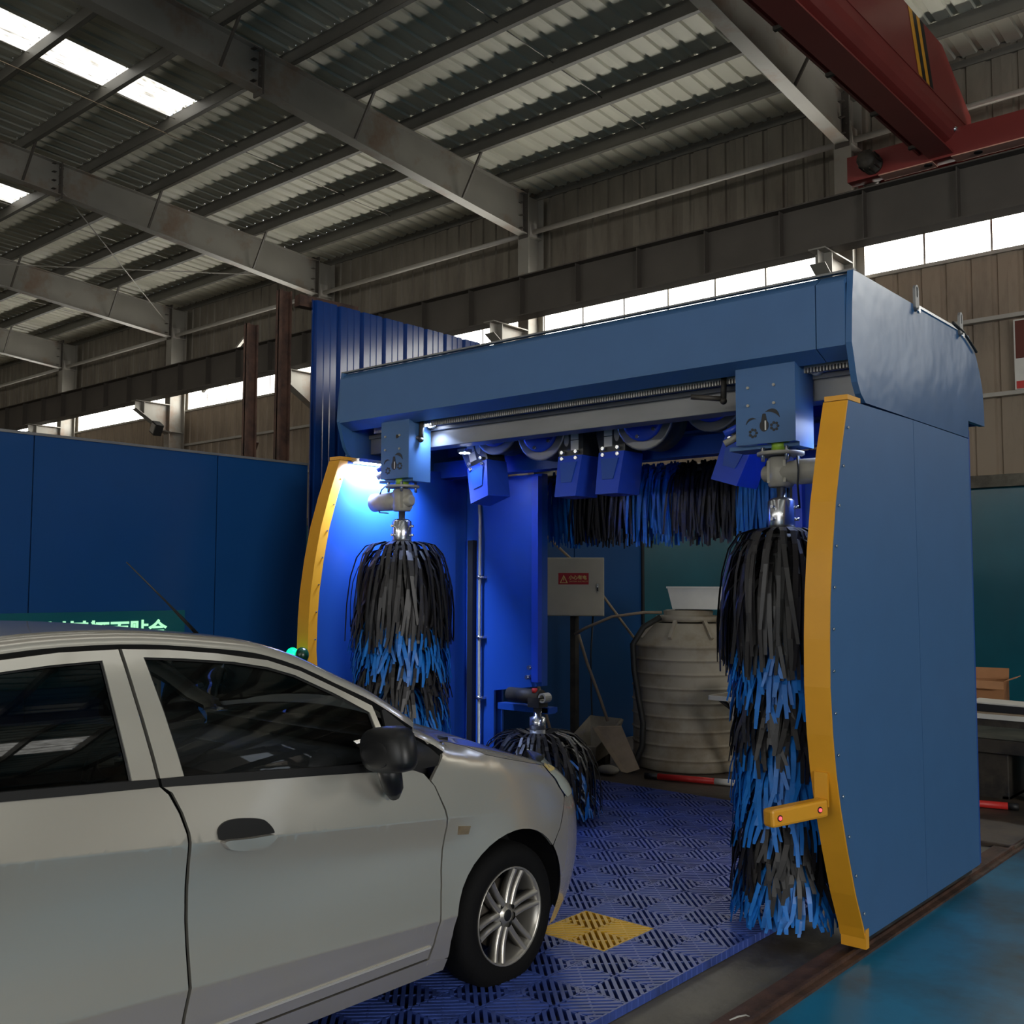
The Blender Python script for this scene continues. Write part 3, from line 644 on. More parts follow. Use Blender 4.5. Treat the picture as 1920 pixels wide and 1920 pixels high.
for sx_, px, seed in ((-1, -5.03, 3), (1, -2.30, 5)):
    py = 4.67
    b = vertical_brush('side_brush', px, py, 1.90, .04, .345 if sx_ < 0 else .315, BANDS, gw, seed, low=.92 if sx_ < 0 else .80)
    part('brush_clamp', MB().lathe([(.062, 1.93), (.066, 1.94), (.066, 2.06), (.05, 2.075), (.022, 2.08), (.022, 2.33)], 20, (px, py, 0)), M_['chrome'], b)
    for z in (1.97, 2.03):
        for a in (.4, 2.5, 4.6): part('bolt', MB().cyl((px+.06*math.cos(a), py+.06*math.sin(a), z), (px+.085*math.cos(a), py+.085*math.sin(a), z), .009, 6), M_['chrome'], b)
    part('collar', MB().lathe([(.06, 1.905), (.075, 1.912), (.075, 1.928), (.06, 1.935)], 20, (px, py, 0)), M_['black'], b)
    # gear motor
    part('gearbox', MB().lathe([(.055, 2.13), (.062, 2.14), (.062, 2.27), (.05, 2.28)], 18, (px, py, 0)).box(px-.05, px+.05, py-.05, py+.05, 2.15, 2.26), M_['castgrey'], b)
    d = 1 if sx_ > 0 else -1
    part('motor', MB().lathe([(.028, -.115*d), (.04, -.105*d), (.04, -.03*d), (.058, -.02*d), (.058, .06*d), (.062, .065*d), (.062, .20*d), (.062, .255*d), (.05, .265*d)], 20, (px+.02*d, py, 2.20), 'x'), M_['castgrey'], b)
    part('flange_plate', MB().lathe([(.11, 2.285), (.115, 2.29), (.115, 2.302), (.06, 2.305)], 22, (px, py, 0)), M_['castgrey'], b)
    for k in range(4):
        a = math.pi/4+k*math.pi/2; part('bolt', MB().cyl((px+.09*math.cos(a), py+.09*math.sin(a), 2.255), (px+.09*math.cos(a), py+.09*math.sin(a), 2.325), .01, 6), M_['chrome'], b)
    part('coupling', MB().cyl((px, py, 2.305), (px, py, 2.36), .045, 14), M_['nutyel'], b)
    part('cable', MB().tube([(px-.10, py-.02, 2.33), (px-.16, py-.04, 2.28), (px-.22, py-.02, 2.20), (px-.20, py-.02, 2.13), (px-.10, py-.03, 2.12)] if d < 0 else [(px+.12, py-.07, 2.27), (px+.13, py-.08, 2.2), (px+.12, py-.07, 2.13), (px+.11, py-.03, 2.02)], .005, 6), M_['black'], b)
    # carriage plate that rolls along the beam
    x0, x1 = (-5.165, -4.895) if sx_ < 0 else (-2.505, -2.185)
    ca = part('brush_carriage', MB().box(x0, x1, 4.60, 4.612, 2.345, 2.735).box(x0, x0+.012, 4.612, 4.80, 2.345, 2.735).box(x1-.012, x1, 4.612, 4.80, 2.345, 2.735).box(x0-.06, x1, 4.64, 4.80, 2.325, 2.345), M_['blue'], gw)
    cx = (x0+x1)/2
    for dx in (-.07, .07):
        for z in (2.63, 2.54): part('bolt', MB().cyl((cx+dx-.02, 4.590, z), (cx+dx-.02, 4.60, z), .0075, 6), M_['castgrey'], ca)
    # cut-out emblem: a car of two arcs, two toothed wheels and a water drop
    lx, lz, yy = cx-.005, 2.445, 4.5985
    def arc(c, r0, r1, a0, a1, nseg=12):
        o = []; i_ = []
        for k in range(nseg+1):
            t = k/nseg; a = math.radians(a0+(a1-a0)*t); th = (r1-r0)*math.sin(math.pi*min(max(t, .04), .96))
            o.append((c[0]+(r0+th)*math.cos(a), c[1]+(r0+th)*math.sin(a))); i_.append((c[0]+r0*math.cos(a), c[1]+r0*math.sin(a)))
        return o+i_[::-1]
    em = MB().prism(arc((lx-.055, lz-.025), .05, .060, 150, 75), 'y', yy-.001, 4.602)
    em.prism(arc((lx+.015, lz-.03), .085, .104, 95, 38), 'y', yy-.001, 4.602)
    for wx, wz in ((-.06, -.045), (.055, -.02)):
        for k in range(7):
            a = 2*math.pi*k/7; em.cyl((lx+wx+.018*math.cos(a), yy-.001, lz+wz+.018*math.sin(a)), (lx+wx+.018*math.cos(a), 4.602, lz+wz+.018*math.sin(a)), .0075, 6)
    em.prism([(lx+.024*math.sin(t)*(1 if t < math.pi else 1), lz-.012-.03*math.cos(t)+(.03 if abs(t-math.pi) < .35 else 0)) for t in [2*math.pi*k/18 for k in range(18)]], 'y', yy-.001, 4.602)
    part('cut_out_emblem', em, M_['black'], ca)
    part('emblem_drop', MB().box(lx+.004, lx+.011, yy-.0025, 4.60, lz-.035, lz+.012), M_['white'], ca)
    # guide rollers and the limit lever beside the plate
    for x in (x0-.03, x1+.03): part('roller', MB().cyl((x, 4.76, 2.715), (x, 4.80, 2.715), .03, 14), M_['white'], ca)
    lvx = x1+.02 if sx_ < 0 else x0-.12
    part('limit_lever', MB().tube([(lvx, 4.70, 2.74), (lvx, 4.69, 2.60)], .016, 8).tube([(lvx, 4.69, 2.61), (lvx-.14, 4.60, 2.625)], .014, 8).sphere((lvx, 4.69, 2.60), .02, 8, 6), M_['grime'], ca)
    for k, z in ((0, 2.47), (1, 2.42)): part('sensor', MB().cyl((x0-.10, 4.66, z-.05), (x0-.01, 4.70, z), .018, 10), M_['castgrey'] if k else M_['blue_plast'], ca)
# top brush lying across the lane at the back
tb = part('top_brush', MB().cyl((-5.12, 6.33, 2.45), (-2.30, 6.33, 2.45), .06, 14), M_['galv'], gw)
rnd = random.Random(11); seg = [(-5.02, -4.74, 'blue'), (-4.74, -4.22, 'black'), (-4.22, -3.86, 'blue'), (-3.86, -3.36, 'black'), (-3.36, -3.0, 'blue'), (-3.0, -2.42, 'black')]
cols = {}
for x0, x1, c in seg:
    mb = cols.setdefault(c, MB()); x = x0
    while x < x1:
        for k in range(15):
            a = rnd.uniform(0, 2*math.pi); di = Vector((0, math.cos(a), math.sin(a))); xx = x+rnd.uniform(-.02, .02)
            o = Vector((xx, 6.33, 2.45)); rr = rnd.uniform(.12, .20); L = rnd.uniform(.40, .53); up = max(0, di.z)
            tip = Vector((xx+rnd.uniform(-.05, .05), 6.33+di.y*rr*1.05, 2.45-L+up*.08))
            strip(mb, bez(o+di*.05, o+di*(rr*.9)+Vector((0, 0, .02)), o+Vector((0, di.y*rr*1.15, -.08)), tip, 6), rnd.uniform(.014, .022), .005, Vector((1, 0, 0)))
        x += .030
for c, mb in cols.items(): part('foam_strips', mb, M_['strip_'+c], tb, c+' foam strips', kind='stuff')
for x, s2 in ((-5.13, -1), (-2.29, 1)): part('end_bearing', MB().cyl((x-.03, 6.33, 2.45), (x+.03, 6.33, 2.45), .05, 12).box(x-.012, x+.012, 6.18, 6.42, 2.36, 2.60), M_['castgrey'], tb)
# wheel brush in the opening of the left cabinet
wx, wy = -4.62, 5.60
wbr = vertical_brush('wheel_brush', wx, wy,   .60, .05, .42, [(.05, 'black'), (-1, 'blue')], gw, 21, .04, 34, (.34, .48), (.2, .3))
part('brush_clamp', MB().lathe([(.05, .635), (.058, .64), (.058, .72), (.03, .73), (.03, .80)], 18, (wx, wy, 0)), M_['chrome'], wbr)
part('gear_motor', MB().box(wx-.05, wx+.05, wy-.05, wy+.05, .79, .86).cyl((wx-.28, wy+.02, .86), (wx+.02, wy+.02, .86), .05, 14), M_['grime'], wbr)
part('hub_ring', MB().ring([(wx+.07+.034*math.cos(2*math.pi*k/16), .86+.034*math.sin(2*math.pi*k/16)) for k in range(16)], [(wx+.07+.022*math.cos(2*math.pi*k/16), .86+.022*math.sin(2*math.pi*k/16)) for k in range(16)], 'y', wy-.04, wy+.03), M_['castgrey'], wbr)
part('support_arm', MB().box(wx-.42, wx+.06, wy+.05, wy+.13, .74, .785).box(wx-.03, wx+.05, wy+.05, wy+.16, .745, .78), M_['blue_dk'], wbr)
part('red_cap', MB().cyl((wx-.02, wy-.01, .89), (wx-.02, wy-.01, .92), .02, 8), M_['redpaint'], wbr)
# ---------------------------------------------------------------- air blowers
def blower(x, tilt, flip):
    y = 5.22; root_m = []
    R_ = Matrix.Translation((x, y, 2.62)) @ Matrix.Rotation(math.radians(tilt), 4, 'Y')
    def T(mb):
        mb.v = [tuple(R_ @ Vector(v)) for v in mb.v]; return mb
    f = flip
    b = part('blower', T(MB().lathe([(.10, -.10), (.19, -.09), (.19, .09), (.10, .10)], 28, (-.24*f, .0, .03), 'y')), M_['blk_plast'], gw)
    part('throat', T(MB().prism([(-.10, .12), (.10, .12), (.095, -.155), (-.095, -.155), (-.12, -.05), (-.12, .06)], 'y', -.085, .10)), M_['blk_plast'], b)
    # flared outlet nozzle with a recessed face
    mb = MB(); top = [(-.095, -.095), (.095, -.095), (.095, .11), (-.095, .11)]; bot = [(-.085, -.15), (.085, -.15), (.10, .06), (-.10, .06)]
    mb.add([(u, v, -.157) for u, v in top]+[(u*.98, v, -.42) for u, v in bot], [(0, 1, 5, 4), (1, 2, 6, 5), (2, 3, 7, 6), (3, 0, 4, 7), (3, 2, 1, 0), (4, 5, 6, 7)])
    nz = part('nozzle', T(mb), M_['blue_plast'], b)
    mb = MB(); mb.add([(-.065, -.117, -.20), (.065, -.117, -.20), (.04, -.138, -.33), (-.04, -.138, -.33), (-.065, -.10, -.20), (.065, -.10, -.20), (.04, -.12, -.33), (-.04, -.12, -.33)], [(0, 1, 2, 3), (4, 7, 6, 5), (0, 4, 5, 1), (1, 5, 6, 2), (2, 6, 7, 3), (3, 7, 4, 0)])
    part('nozzle_recess', T(mb), M_['blue_dk'], nz)
    for u in (-.055, .055):
        for z in (-.135, -.175): part('bolt', T(MB().cyl((u, -.115, z), (u, -.09, z), .012, 8)), M_['chrome'], b)
    part('name_plate', T(MB().box(.03*f-.03, .03*f+.03, -.0885, -.084, -.055, .01)), M_['white'], b)
    part('name_plate', T(MB().box(.03*f-.03, .03*f+.03, -.0885, -.084, -.122, -.06)), M_['white'], b)
    part('oval_plate', T(MB().prism([(-.035*f+.02*math.cos(2*math.pi*k/16), -.05+.045*math.sin(2*math.pi*k/16)) for k in range(16)], 'y', -.0885, -.084)), M_['castgrey'], b)
    pl = part('fan_plate', T(MB().lathe([(.02, -.125), (.13, -.12), (.145, -.115), (.145, -.09)], 28, (-.24*f, 0, .03), 'y')), M_['blue_plast'], b)
    for k in range(6):
        a = 2*math.pi*k/6+.3; part('bolt', T(MB().cyl((-.24*f+.12*math.cos(a), -.135, .03+.12*math.sin(a)), (-.24*f+.12*math.cos(a), -.115, .03+.12*math.sin(a)), .012, 8)), M_['chrome'], pl)
    part('guard_ring', T(MB().lathe([(.19, -.098), (.20, -.096), (.20, -.085), (.19, -.083)], 28, (-.24*f, 0, .03), 'y')), M_['galv'], b)
for x, tilt, fl_ in ((-4.82, -17, -1), (-3.965, 0, 1), (-3.645, 0, -1), (-2.72, 17, 1)): blower(x, tilt, fl_)
# ---------------------------------------------------------------- lights, sensor arm, signal lamp
def led_bar(x0, x1, y0, y1, z, power, name='light_bar', lean=0.):
    b = part(name, MB().box(x0-.01, x1+.01, y0-.01, y1+.01, z+.006, z+.03), M_['chrome'], gw)
    part('led_strip', MB().box(x0, x1, y0, y1, z, z+.006), M_['led_white'], b)
    l = bpy.data.lights.new('led_light', 'AREA'); l.shape = 'RECTANGLE'; l.size = max(x1-x0, .04); l.size_y = max(y1-y0, .04); l.energy = power; l.color = (.50, .64, 1.0); l.spread = math.radians(130)
    o = bpy.data.objects.new('led_light', l); COL.objects.link(o); o.parent = b; o.rotation_euler = (0, lean, 0); o.location = Vector(((x0+x1)/2, (y0+y1)/2, z-.01))-ORG[gw]
    return b
led_bar(-5.40, -5.34, 4.56, 5.00, 2.47, 85, lean=math.radians(32))
led_bar(-2.08, -2.03, 4.75, 5.2, 2.47, 4)
led_bar(-4.86, -4.80, 4.705, 4.76, 2.695, 3, 'spot_light')
led_bar(-4.80, -4.75, 4.98, 5.03, 2.53, 1.2, 'spot_light')
# yellow sensor arm with two red eyes on the near bumper
a = math.radians(22); S = Vector((-1.925, 4.262, .70)); D = Vector((-math.sin(a), -math.cos(a), -.06)); Nrm = Vector((math.cos(a), -math.sin(a), 0))
arm = part('sensor_arm', MB().bar(S, S+D*.31, .062, .075), M_['yellow'], gw, bevel=.012)
part('mounting_plate', MB().box(-1.965, -1.905, 4.262, 4.275, .70, .845), M_['yellow'], arm)
for t in (.05, .27):
    c = S+D*t+Nrm*.031
    part('eye_socket', MB().cyl(c-Nrm*.004, c+Nrm*.002, .014, 10), M_['black'], arm)
    part('red_eye', MB().sphere(c+Nrm*.003, .008, 8, 6), M_['led_red'], arm)
sl = part('signal_lamp', MB().sphere((-5.41, 4.16, 1.185), .045, 14, 10, (1, 1, 1.15)), M_['green_dk'], gw, 'dark green lens of the signal lamp')
part('lit_lens', MB().sphere((-5.485, 4.14, 1.185), .043, 14, 10, (1, 1, 1.1)), M_['led_green'], sl, 'glowing green lens')
part('lamp_bracket', MB().box(-5.54, -5.45, 4.15, 4.235, 1.10, 1.14), M_['black'], sl)
# ---------------------------------------------------------------- floor rails the machine runs on
for nm, x in (('near the teal floor', -1.955), ('beside the blue partition', -5.48)):
    r_ = root('floor_rail', (x, 3.5, 0), 'rusty steel floor rail '+nm, 'rail', 'rails of the wash machine')
    part('base_plate', MB().box(x-.075, x+.075, -3.0, 9.3, 0, .014), M_['rust'], r_)
    part('rail_head', MB().box(x+.03 if x > -3 else x-.045, x+.045 if x > -3 else x-.03, -3.0, 9.3, .014, .03), M_['rust'], r_)

XC=-3.635; WM=0.845
def lerp_tab(t,x):
    if x<=t[0][0]: return t[0][1]
    for (a,b),(c,d) in zip(t,t[1:]):
        if x<=c:
            k=(x-a)/(c-a); return b+(d-b)*k
    return t[-1][1]
def sm_tab(t,x):
    # monotone-ish cubic (Catmull-Rom) interpolation of a table
    n=len(t)
    if x<=t[0][0]: return t[0][1]
    if x>=t[-1][0]: return t[-1][1]
    for i in range(n-1):
        if x<=t[i+1][0]:
            x0,y0=t[i]; x1,y1=t[i+1]; h=x1-x0; k=(x-x0)/h
            m0=(y1-t[i-1][1])/(x1-t[i-1][0]) if i>0 else (y1-y0)/h
            m1=(t[i+2][1]-y0)/(t[i+2][0]-x0) if i<n-2 else (y1-y0)/h
            return (2*k**3-3*k*k+1)*y0+(k**3-2*k*k+k)*h*m0+(-2*k**3+3*k*k)*y1+(k**3-k*k)*h*m1
SIDE=[(.15,.080),(.22,.050),(.27,.036),(.284,.032),(.294,.026),(.36,.018),(.42,.006),(.47,.014),(.54,.025),(.62,.031),(.71,.028),(.79,.015),(.85,.0),(.90,.012),(.96,.028),(1.05,.050),(1.12,.072),(1.25,.122),(1.38,.183),(1.46,.225),(1.55,.28)]
def zc1(Y): return .917-.0957*(Y-1.19)
def zc2(Y): return .457-.050*(Y-1.36)
def side_off(Y,z):
    # the two swage lines fall towards the front: shift the profile with them
    a,b=zc2(Y),zc1(Y)
    if z<=.30: q=z
    elif z<=a: q=.30+(z-.30)/(a-.30)*.12
    elif z<=b: q=.42+(z-a)/(b-a)*.43
    elif z<=1.06: q=.85+(z-b)/(1.06-b)*.21
    else: q=z
    o=lerp_tab(SIDE,q)
    # swages fade out over the front wing
    if Y>2.86:
        k=max(0.,1-(Y-2.86)/.35); o2=sm_tab([(.15,.075),(.3,.025),(.45,.006),(.6,0.),(.8,.004),(.95,.022),(1.1,.062)],z); o=o*k+o2*(1-k)
    return o
YFT=[(.1,3.88),(.25,3.95),(.45,3.99),(.62,3.975),(.72,3.93),(.8,3.86),(.88,3.78),(.95,3.70),(1.1,3.6)]
YRT=[(.1,.16),(.3,.08),(.5,.05),(.8,.08),(1.0,.13),(1.2,.3),(1.5,.6)]
SHO=[(2.6,1.085),(2.80,1.055),(3.0,1.012),(3.2,.965),(3.4,.912),(3.55,.868),(3.7,.825),(3.85,.765),(4.0,.66)]
def shoulder(Y): return sm_tab(SHO,Y)
def halfw(Y,z):
    w=WM-side_off(Y,z)
    if Y>2.72 :
        zs=shoulder(Y); r=.07
        if z>zs-r:
            q=min(1,(z-zs+r)/r); w-=r*(1-math.sqrt(max(0,1-q*q)))
    if Y>2.9:
        yf=sm_tab(YFT,z); t=min(1.,(Y-2.9)/(yf-2.9)); n=4.2
        w*=max(0,1-t**n)**(1/n)
    if Y<.9:
        yr=sm_tab(YRT,z); t=min(1.,(.9-Y)/(.9-yr)); n=4.
        w*=max(0,1-t**n)**(1/n)
    return w
def sx(Y,z): return XC+halfw(Y,z)
# ================================================================== the car
car = root('car', (XC, 2.0, 0), 'silver hatchback car waiting in front of the wash machine', 'car')
def inside(p, poly):
    x, y = p; r = False; n = len(poly)
    for i in range(n):
        (x1, y1), (x2, y2) = poly[i], poly[(i+1) % n]
        if (y1 > y) != (y2 > y) and x < (x2-x1)*(y-y1)/(y2-y1)+x1: r = not r
    return r
def segd(p, a, b):
    ax, ay = a; bx, by = b; dx, dy = bx-ax, by-ay; L = dx*dx+dy*dy
    t = max(0, min(1, ((p[0]-ax)*dx+(p[1]-ay)*dy)/L)) if L else 0
    return math.hypot(p[0]-ax-t*dx, p[1]-ay-t*dy)
def densify(poly, step):
    out = []
    for a, b in zip(poly, poly[1:]+poly[:1]):
        n = max(1, int(math.hypot(b[0]-a[0], b[1]-a[1])/step))
        out += [(a[0]+(b[0]-a[0])*k/n, a[1]+(b[1]-a[1])*k/n) for k in range(n)]
    return out
def side_mesh(poly, dx=0., skirt=.014, grid=.04, flip=False):
    crease = max(p[1] for p in poly)-min(p[1] for p in poly) > .4
    """body panel outlined in side view, laid on the car's curved flank, with turned-in edges"""
    P_ = densify(poly, grid*.6); nb = len(P_); pts = [Vector(p) for p in P_]
    ys = [p[0] for p in P_]; zs = [p[1] for p in P_]; y = min(ys)+grid*.5
    while y < max(ys):
        z = min(zs)+grid*.5
        while z < max(zs):
            if inside((y, z), P_) and min(segd((y, z), P_[i], P_[(i+1) % nb]) for i in range(nb)) > grid*.35: pts.append(Vector((y, z)))
            z += grid
        y += grid
    y = min(ys)+grid*.4
    while y < max(ys) and crease:
        for zc in (zc1, zc2):
            for d in (-.005, 0, .005):
                q = (y, zc(y)+d)
                if inside(q, P_) and min(segd(q, P_[i], P_[(i+1) % nb]) for i in range(nb)) > .006: pts.append(Vector(q))
        y += grid*.6
    r = delaunay_2d_cdt(pts, [], [list(range(nb))], 1, 1e-5)
    V = r[0]; F = r[2]; mb = MB()
    def S(y, z, d): 
        x = sx(y, z)+d
        return ((2*XC-x) if flip else x, y, z)
    mb.add([S(v[0], v[1], dx) for v in V], [tuple(f) for f in F], True)
    if skirt:
        n = nb; mb.add([S(p[0], p[1], dx) for p in P_]+[S(p[0], p[1], dx-skirt) for p in P_], [(i, (i+1) % n, n+(i+1) % n, n+i) for i in range(n)])
    return mb
def panel2(name, poly, material, parent=None, dx=0., skirt=.014, grid=.04, label=None):
    out = []
    for fl in (False, True): out.append(part(name, side_mesh(poly, dx, skirt, grid, fl), material, parent or car, label))
    return out
def arcpts(cy, cz, r, a0, a1, n=18): return [(cy+r*math.cos(math.radians(a0+(a1-a0)*k/n)), cz+r*math.sin(math.radians(a0+(a1-a0)*k/n))) for k in range(n+1)]
HUBF, HUBR, RA = (3.252, .292), (.787, .292), .352
paint = M_['carpaint']
# fender, with the arch cut round the front wheel
fender = [(2.793, .215), (2.80, .245), (2.822, .38), (2.845, .508), (2.849, .635), (2.854, .727), (2.842, .79), (2.800, .88), (2.78, .905), (2.822, .948), (2.856, .985), (2.875, 1.020),
          (2.93, 1.028), (3.028, .996), (3.071, .976), (3.106, .960), (3.223, .930), (3.40, .888), (3.510, .862), (3.518, .835), (3.556, .800), (3.586, .762), (3.622, .726), (3.628, .708), (3.571, .597), (3.522, .546)]
fender += arcpts(*HUBF, RA, 43, 190)+[(2.905, .215)]
panel2('front_fender', fender, paint)
fd = [(1.676, 1.038), (1.939, 1.018), (2.255, .994), (2.491, .974), (2.69, .956), (2.745, .935), (2.792, .885), (2.833, .79), (2.846, .727), (2.841, .635), (2.837, .508), (2.814, .38), (2.788, .245),
      (1.745, .245), (1.753, .338), (1.764, .438), (1.762, .558), (1.758, .68), (1.755, .759), (1.751, .818), (1.747, .896), (1.731, .957), (1.704, 1.018)]
doors = panel2('front_door', fd, paint)
rd = [(1.664, 1.040), (1.69, 1.014), (1.717, .957), (1.734, .896), (1.739, .818), (1.742, .759), (1.746, .68), (1.750, .558), (1.752, .438), (1.741, .338), (1.730, .245), (1.145, .245)]+arcpts(*HUBR, RA+.012, 8, 62, 10)+[(.86, .72), (.80, .80), (.78, .95), (.79, 1.075), (1.202, 1.066), (1.419, 1.053)]
rdoors = panel2('rear_door', rd, paint)
fr_f = [(1.672, 1.045), (1.643, 1.258), (1.622, 1.444), (1.774, 1.436), (1.952, 1.416), (2.141, 1.384), (2.266, 1.341), (2.394, 1.278), (2.548, 1.200), (2.572, 1.10), (2.578, .985),
        (2.552, .987), (2.546, 1.10), (2.530, 1.178), (2.385, 1.258), (2.238, 1.329), (2.133, 1.362), (2.006, 1.386), (1.825, 1.406), (1.687, 1.417), (1.751, 1.04)]
fr_r = [(1.660, 1.045), (1.631, 1.258), (1.610, 1.444), (1.424, 1.443), (1.255, 1.430), (.98, 1.395), (.70, 1.305), (.52, 1.20), (.47, 1.115), (.53, 1.115), (.59, 1.195), (.74, 1.288), (.99, 1.365), (1.25, 1.398), (1.394, 1.409), (1.552, 1.414), (1.562, 1.249), (1.582, 1.045)]
for d_, fp in ((doors, fr_f), (rdoors, fr_r)):
    for k, fl in ((0, False), (1, True)): part('window_frame', side_mesh(fp, 0., .02, .035, fl), paint, d_[k])
gl_f = [(1.742, 1.045), (1.68, 1.423), (1.825, 1.411), (2.006, 1.391), (2.133, 1.367), (2.238, 1.334), (2.385, 1.263), (2.535, 1.183), (2.55, 1.10), (2.556, .98), (2.25, 1.00)]
gl_r = [(1.588, 1.045), (1.568, 1.249), (1.558, 1.420), (1.394, 1.415), (1.25, 1.404), (.99, 1.371), (.73, 1.293), (.58, 1.20), (.52, 1.10), (1.2, 1.075)]
for d_, gp in ((doors, gl_f), (rdoors, gl_r)):
    for k, fl in ((0, False), (1, True)):
        part('window_glass', side_mesh(gp, -.010, 0, .05, fl), M_['frontglass' if d_ is doors else 'carglass'], d_[k])
        c = (sum(p[0] for p in gp)/len(gp), sum(p[1] for p in gp)/len(gp))
def rim_poly(poly, w):
    """thin ring inside a polygon (rubber seal), as a list of quads"""
    n = len(poly); out = []
    A = sum(poly[i][0]*poly[(i+1) % n][1]-poly[(i+1) % n][0]*poly[i][1] for i in range(n)); s_ = 1 if A > 0 else -1
    for i in range(n):
        p0, p1, p2 = Vector(poly[i-1]), Vector(poly[i]), Vector(poly[(i+1) % n])
        a = (p1-p0).normalized(); b = (p2-p1).normalized(); na = Vector((-a.y, a.x))*s_; nb_ = Vector((-b.y, b.x))*s_; m_ = (na+nb_)
        m_ = m_/max(.35, m_.dot(na)) if m_.length > .01 else na
        out.append(tuple(p1+m_*w))
    return out
for d_, gp in ((doors, gl_f), (rdoors, gl_r)):
    P1 = densify(gp, .03); P2 = rim_poly(gp, .013)
    P2 = sum([[(P2[i][0]+(P2[(i+1) % len(gp)][0]-P2[i][0])*k/m2, P2[i][1]+(P2[(i+1) % len(gp)][1]-P2[i][1])*k/m2) for k in range(m2)] for i in range(len(gp)) for m2 in [max(1, int(math.hypot(gp[(i+1) % len(gp)][0]-gp[i][0], gp[(i+1) % len(gp)][1]-gp[i][1])/.03))]], [])
    n = len(P1)
    for k, fl in ((0, False), (1, True)):
        mb = MB(); f_ = lambda p, d: ((2*XC-(sx(*p)+d)) if fl else sx(*p)+d, p[0], p[1])
        mb.add([f_(p, -.004) for p in P1]+[f_(p, -.006) for p in P2], [(i, (i+1) % n, n+(i+1) % n, n+i) for i in range(n)])
        part('window_seal', mb, M_['carblack'], d_[k])
bs_f = [(1.670, 1.040), (1.939, 1.019), (2.255, .995), (2.491, .975), (2.705, .957), (2.70, .985), (2.55, 1.000), (2.441, 1.007), (2.148, 1.031), (1.749, 1.060), (1.668, 1.064)]
bs_r = [(1.660, 1.042), (1.419, 1.054), (1.202, 1.067), (.8, 1.082), (.47, 1.095), (.47, 1.118), (.8, 1.106), (1.204, 1.091), (1.584, 1.069), (1.658, 1.064)]
for d_, bp in ((doors, bs_f), (rdoors, bs_r)):
    for k, fl in ((0, False), (1, True)): part('belt_strip', side_mesh(bp, .005, .016, .04, fl), M_['carblack'], d_[k])
panel2('mirror_sail', [(2.585, 1.182), (2.600, 1.183), (2.70, 1.100), (2.80, 1.022), (2.838, .985), (2.818, .956), (2.70, .954), (2.582, .968)], M_['carblack'], dx=.004)
panel2('sill', [(2.90, .165), (1.14, .165), (1.14, .236), (2.80, .236), (2.905, .210)], paint)
panel2('sill_highlight', [(2.786, .284), (1.76, .284), (1.76, .294), (2.786, .294)], M_['white'], dx=.005, skirt=.008, label='painted highlight along the sill crease')  # highlight on the sill crease, painted in as a thin white strip
quarter = [(.79, 1.07), (.772, .95), (.792, .80), (.85, .72), (.955, .628)]+arcpts(*HUBR, RA+.003, 64, 190, 16)+[(.42, .215), (.27, .215), (.24, .5), (.24, .9), (.33, 1.09)]
panel2('rear_quarter', quarter, paint)
panel2('rear_pillar', [(.30, 1.02), (.79, 1.068), (.80, 1.10), (.50, 1.105), (.47, 1.16), (.40, 1.15), (.33, 1.10)], paint, dx=-.002)
# ---- roof rails, roof, windscreen, tailgate glass: one loft between the gutters
GUT = [(.38, 1.10), (.44, 1.17), (.55, 1.255), (.70, 1.33), (.85, 1.383), (1.0, 1.412), (1.255, 1.443), (1.424, 1.454), (1.618, 1.455), (1.774, 1.446), (1.952, 1.427), (2.06, 1.413), (2.141, 1.395), (2.266, 1.352), (2.394, 1.289), (2.475, 1.250), (2.555, 1.210), (2.66, 1.142), (2.77, 1.065), (2.862, .998)]
G2 = []
for i in range(len(GUT)-1):
    for k in range(2):
        t = k/2; p0, p1, p2, p3 = [GUT[min(max(j, 0), len(GUT)-1)] for j in (i-1, i, i+1, i+2)]
        G2.append(tuple(.5*((2*p1[c])+(-p0[c]+p2[c])*t+(2*p0[c]-5*p1[c]+4*p2[c]-p3[c])*t*t+(-p0[c]+3*p1[c]-3*p2[c]+p3[c])*t**3) for c in (0, 1)))
G2.append(GUT[-1]); ng = len(G2)
band = []
for i, (y, z) in enumerate(G2):
    a, b = G2[max(0, i-1)], G2[min(ng-1, i+1)]; T_ = Vector((b[0]-a[0], b[1]-a[1])).normalized(); nn = Vector((-T_.y, T_.x))
    x0 = sx(y, z); row = []
    for dx_, dn in ((.002, .004), (-.004, .020), (-.020, .034), (-.048, .043), (-.088, .047)):
        row.append(Vector((x0+dx_, y+nn.x*dn, z+nn.y*dn)))
    band.append(row)
for fl in (False, True):
    mb = MB(); F_ = (lambda v: (2*XC-v.x, v.y, v.z)) if fl else tuple
    mb.add([F_(v) for r in band for v in r], [(i*5+j, (i+1)*5+j, (i+1)*5+j+1, i*5+j+1) for i in range(ng-1) for j in range(4)], True)
    part('roof_rail', mb, paint, car)
    mb = MB(); mb.add([F_(r[0]+Vector((.0, 0, 0))) for r in band]+[F_(Vector((sx(*G2[i])-.012, G2[i][0], G2[i][1]-.016))) for i in range(ng)], [(i, i+1, ng+i+1, ng+i) for i in range(ng-1)])
    part('gutter_seal', mb, M_['carblack'], car)
def top_loft(i0, i1, bulge, crown, ns=12):
    mb = MB(); rows = []
    for i in range(i0, i1+1):
        e = band[i][4]
        for k in range(ns+1):
            s_ = 1-2*k/ns; q = 1-s_*s_
            rows.append((XC+(e.x-XC)*s_, e.y+bulge(i)*q, e.z+crown(i)*q))
    mb.add(rows, [(i*(ns+1)+k, (i+1)*(ns+1)+k, (i+1)*(ns+1)+k+1, i*(ns+1)+k+1) for i in range(i1-i0) for k in range(ns)], True); return mb
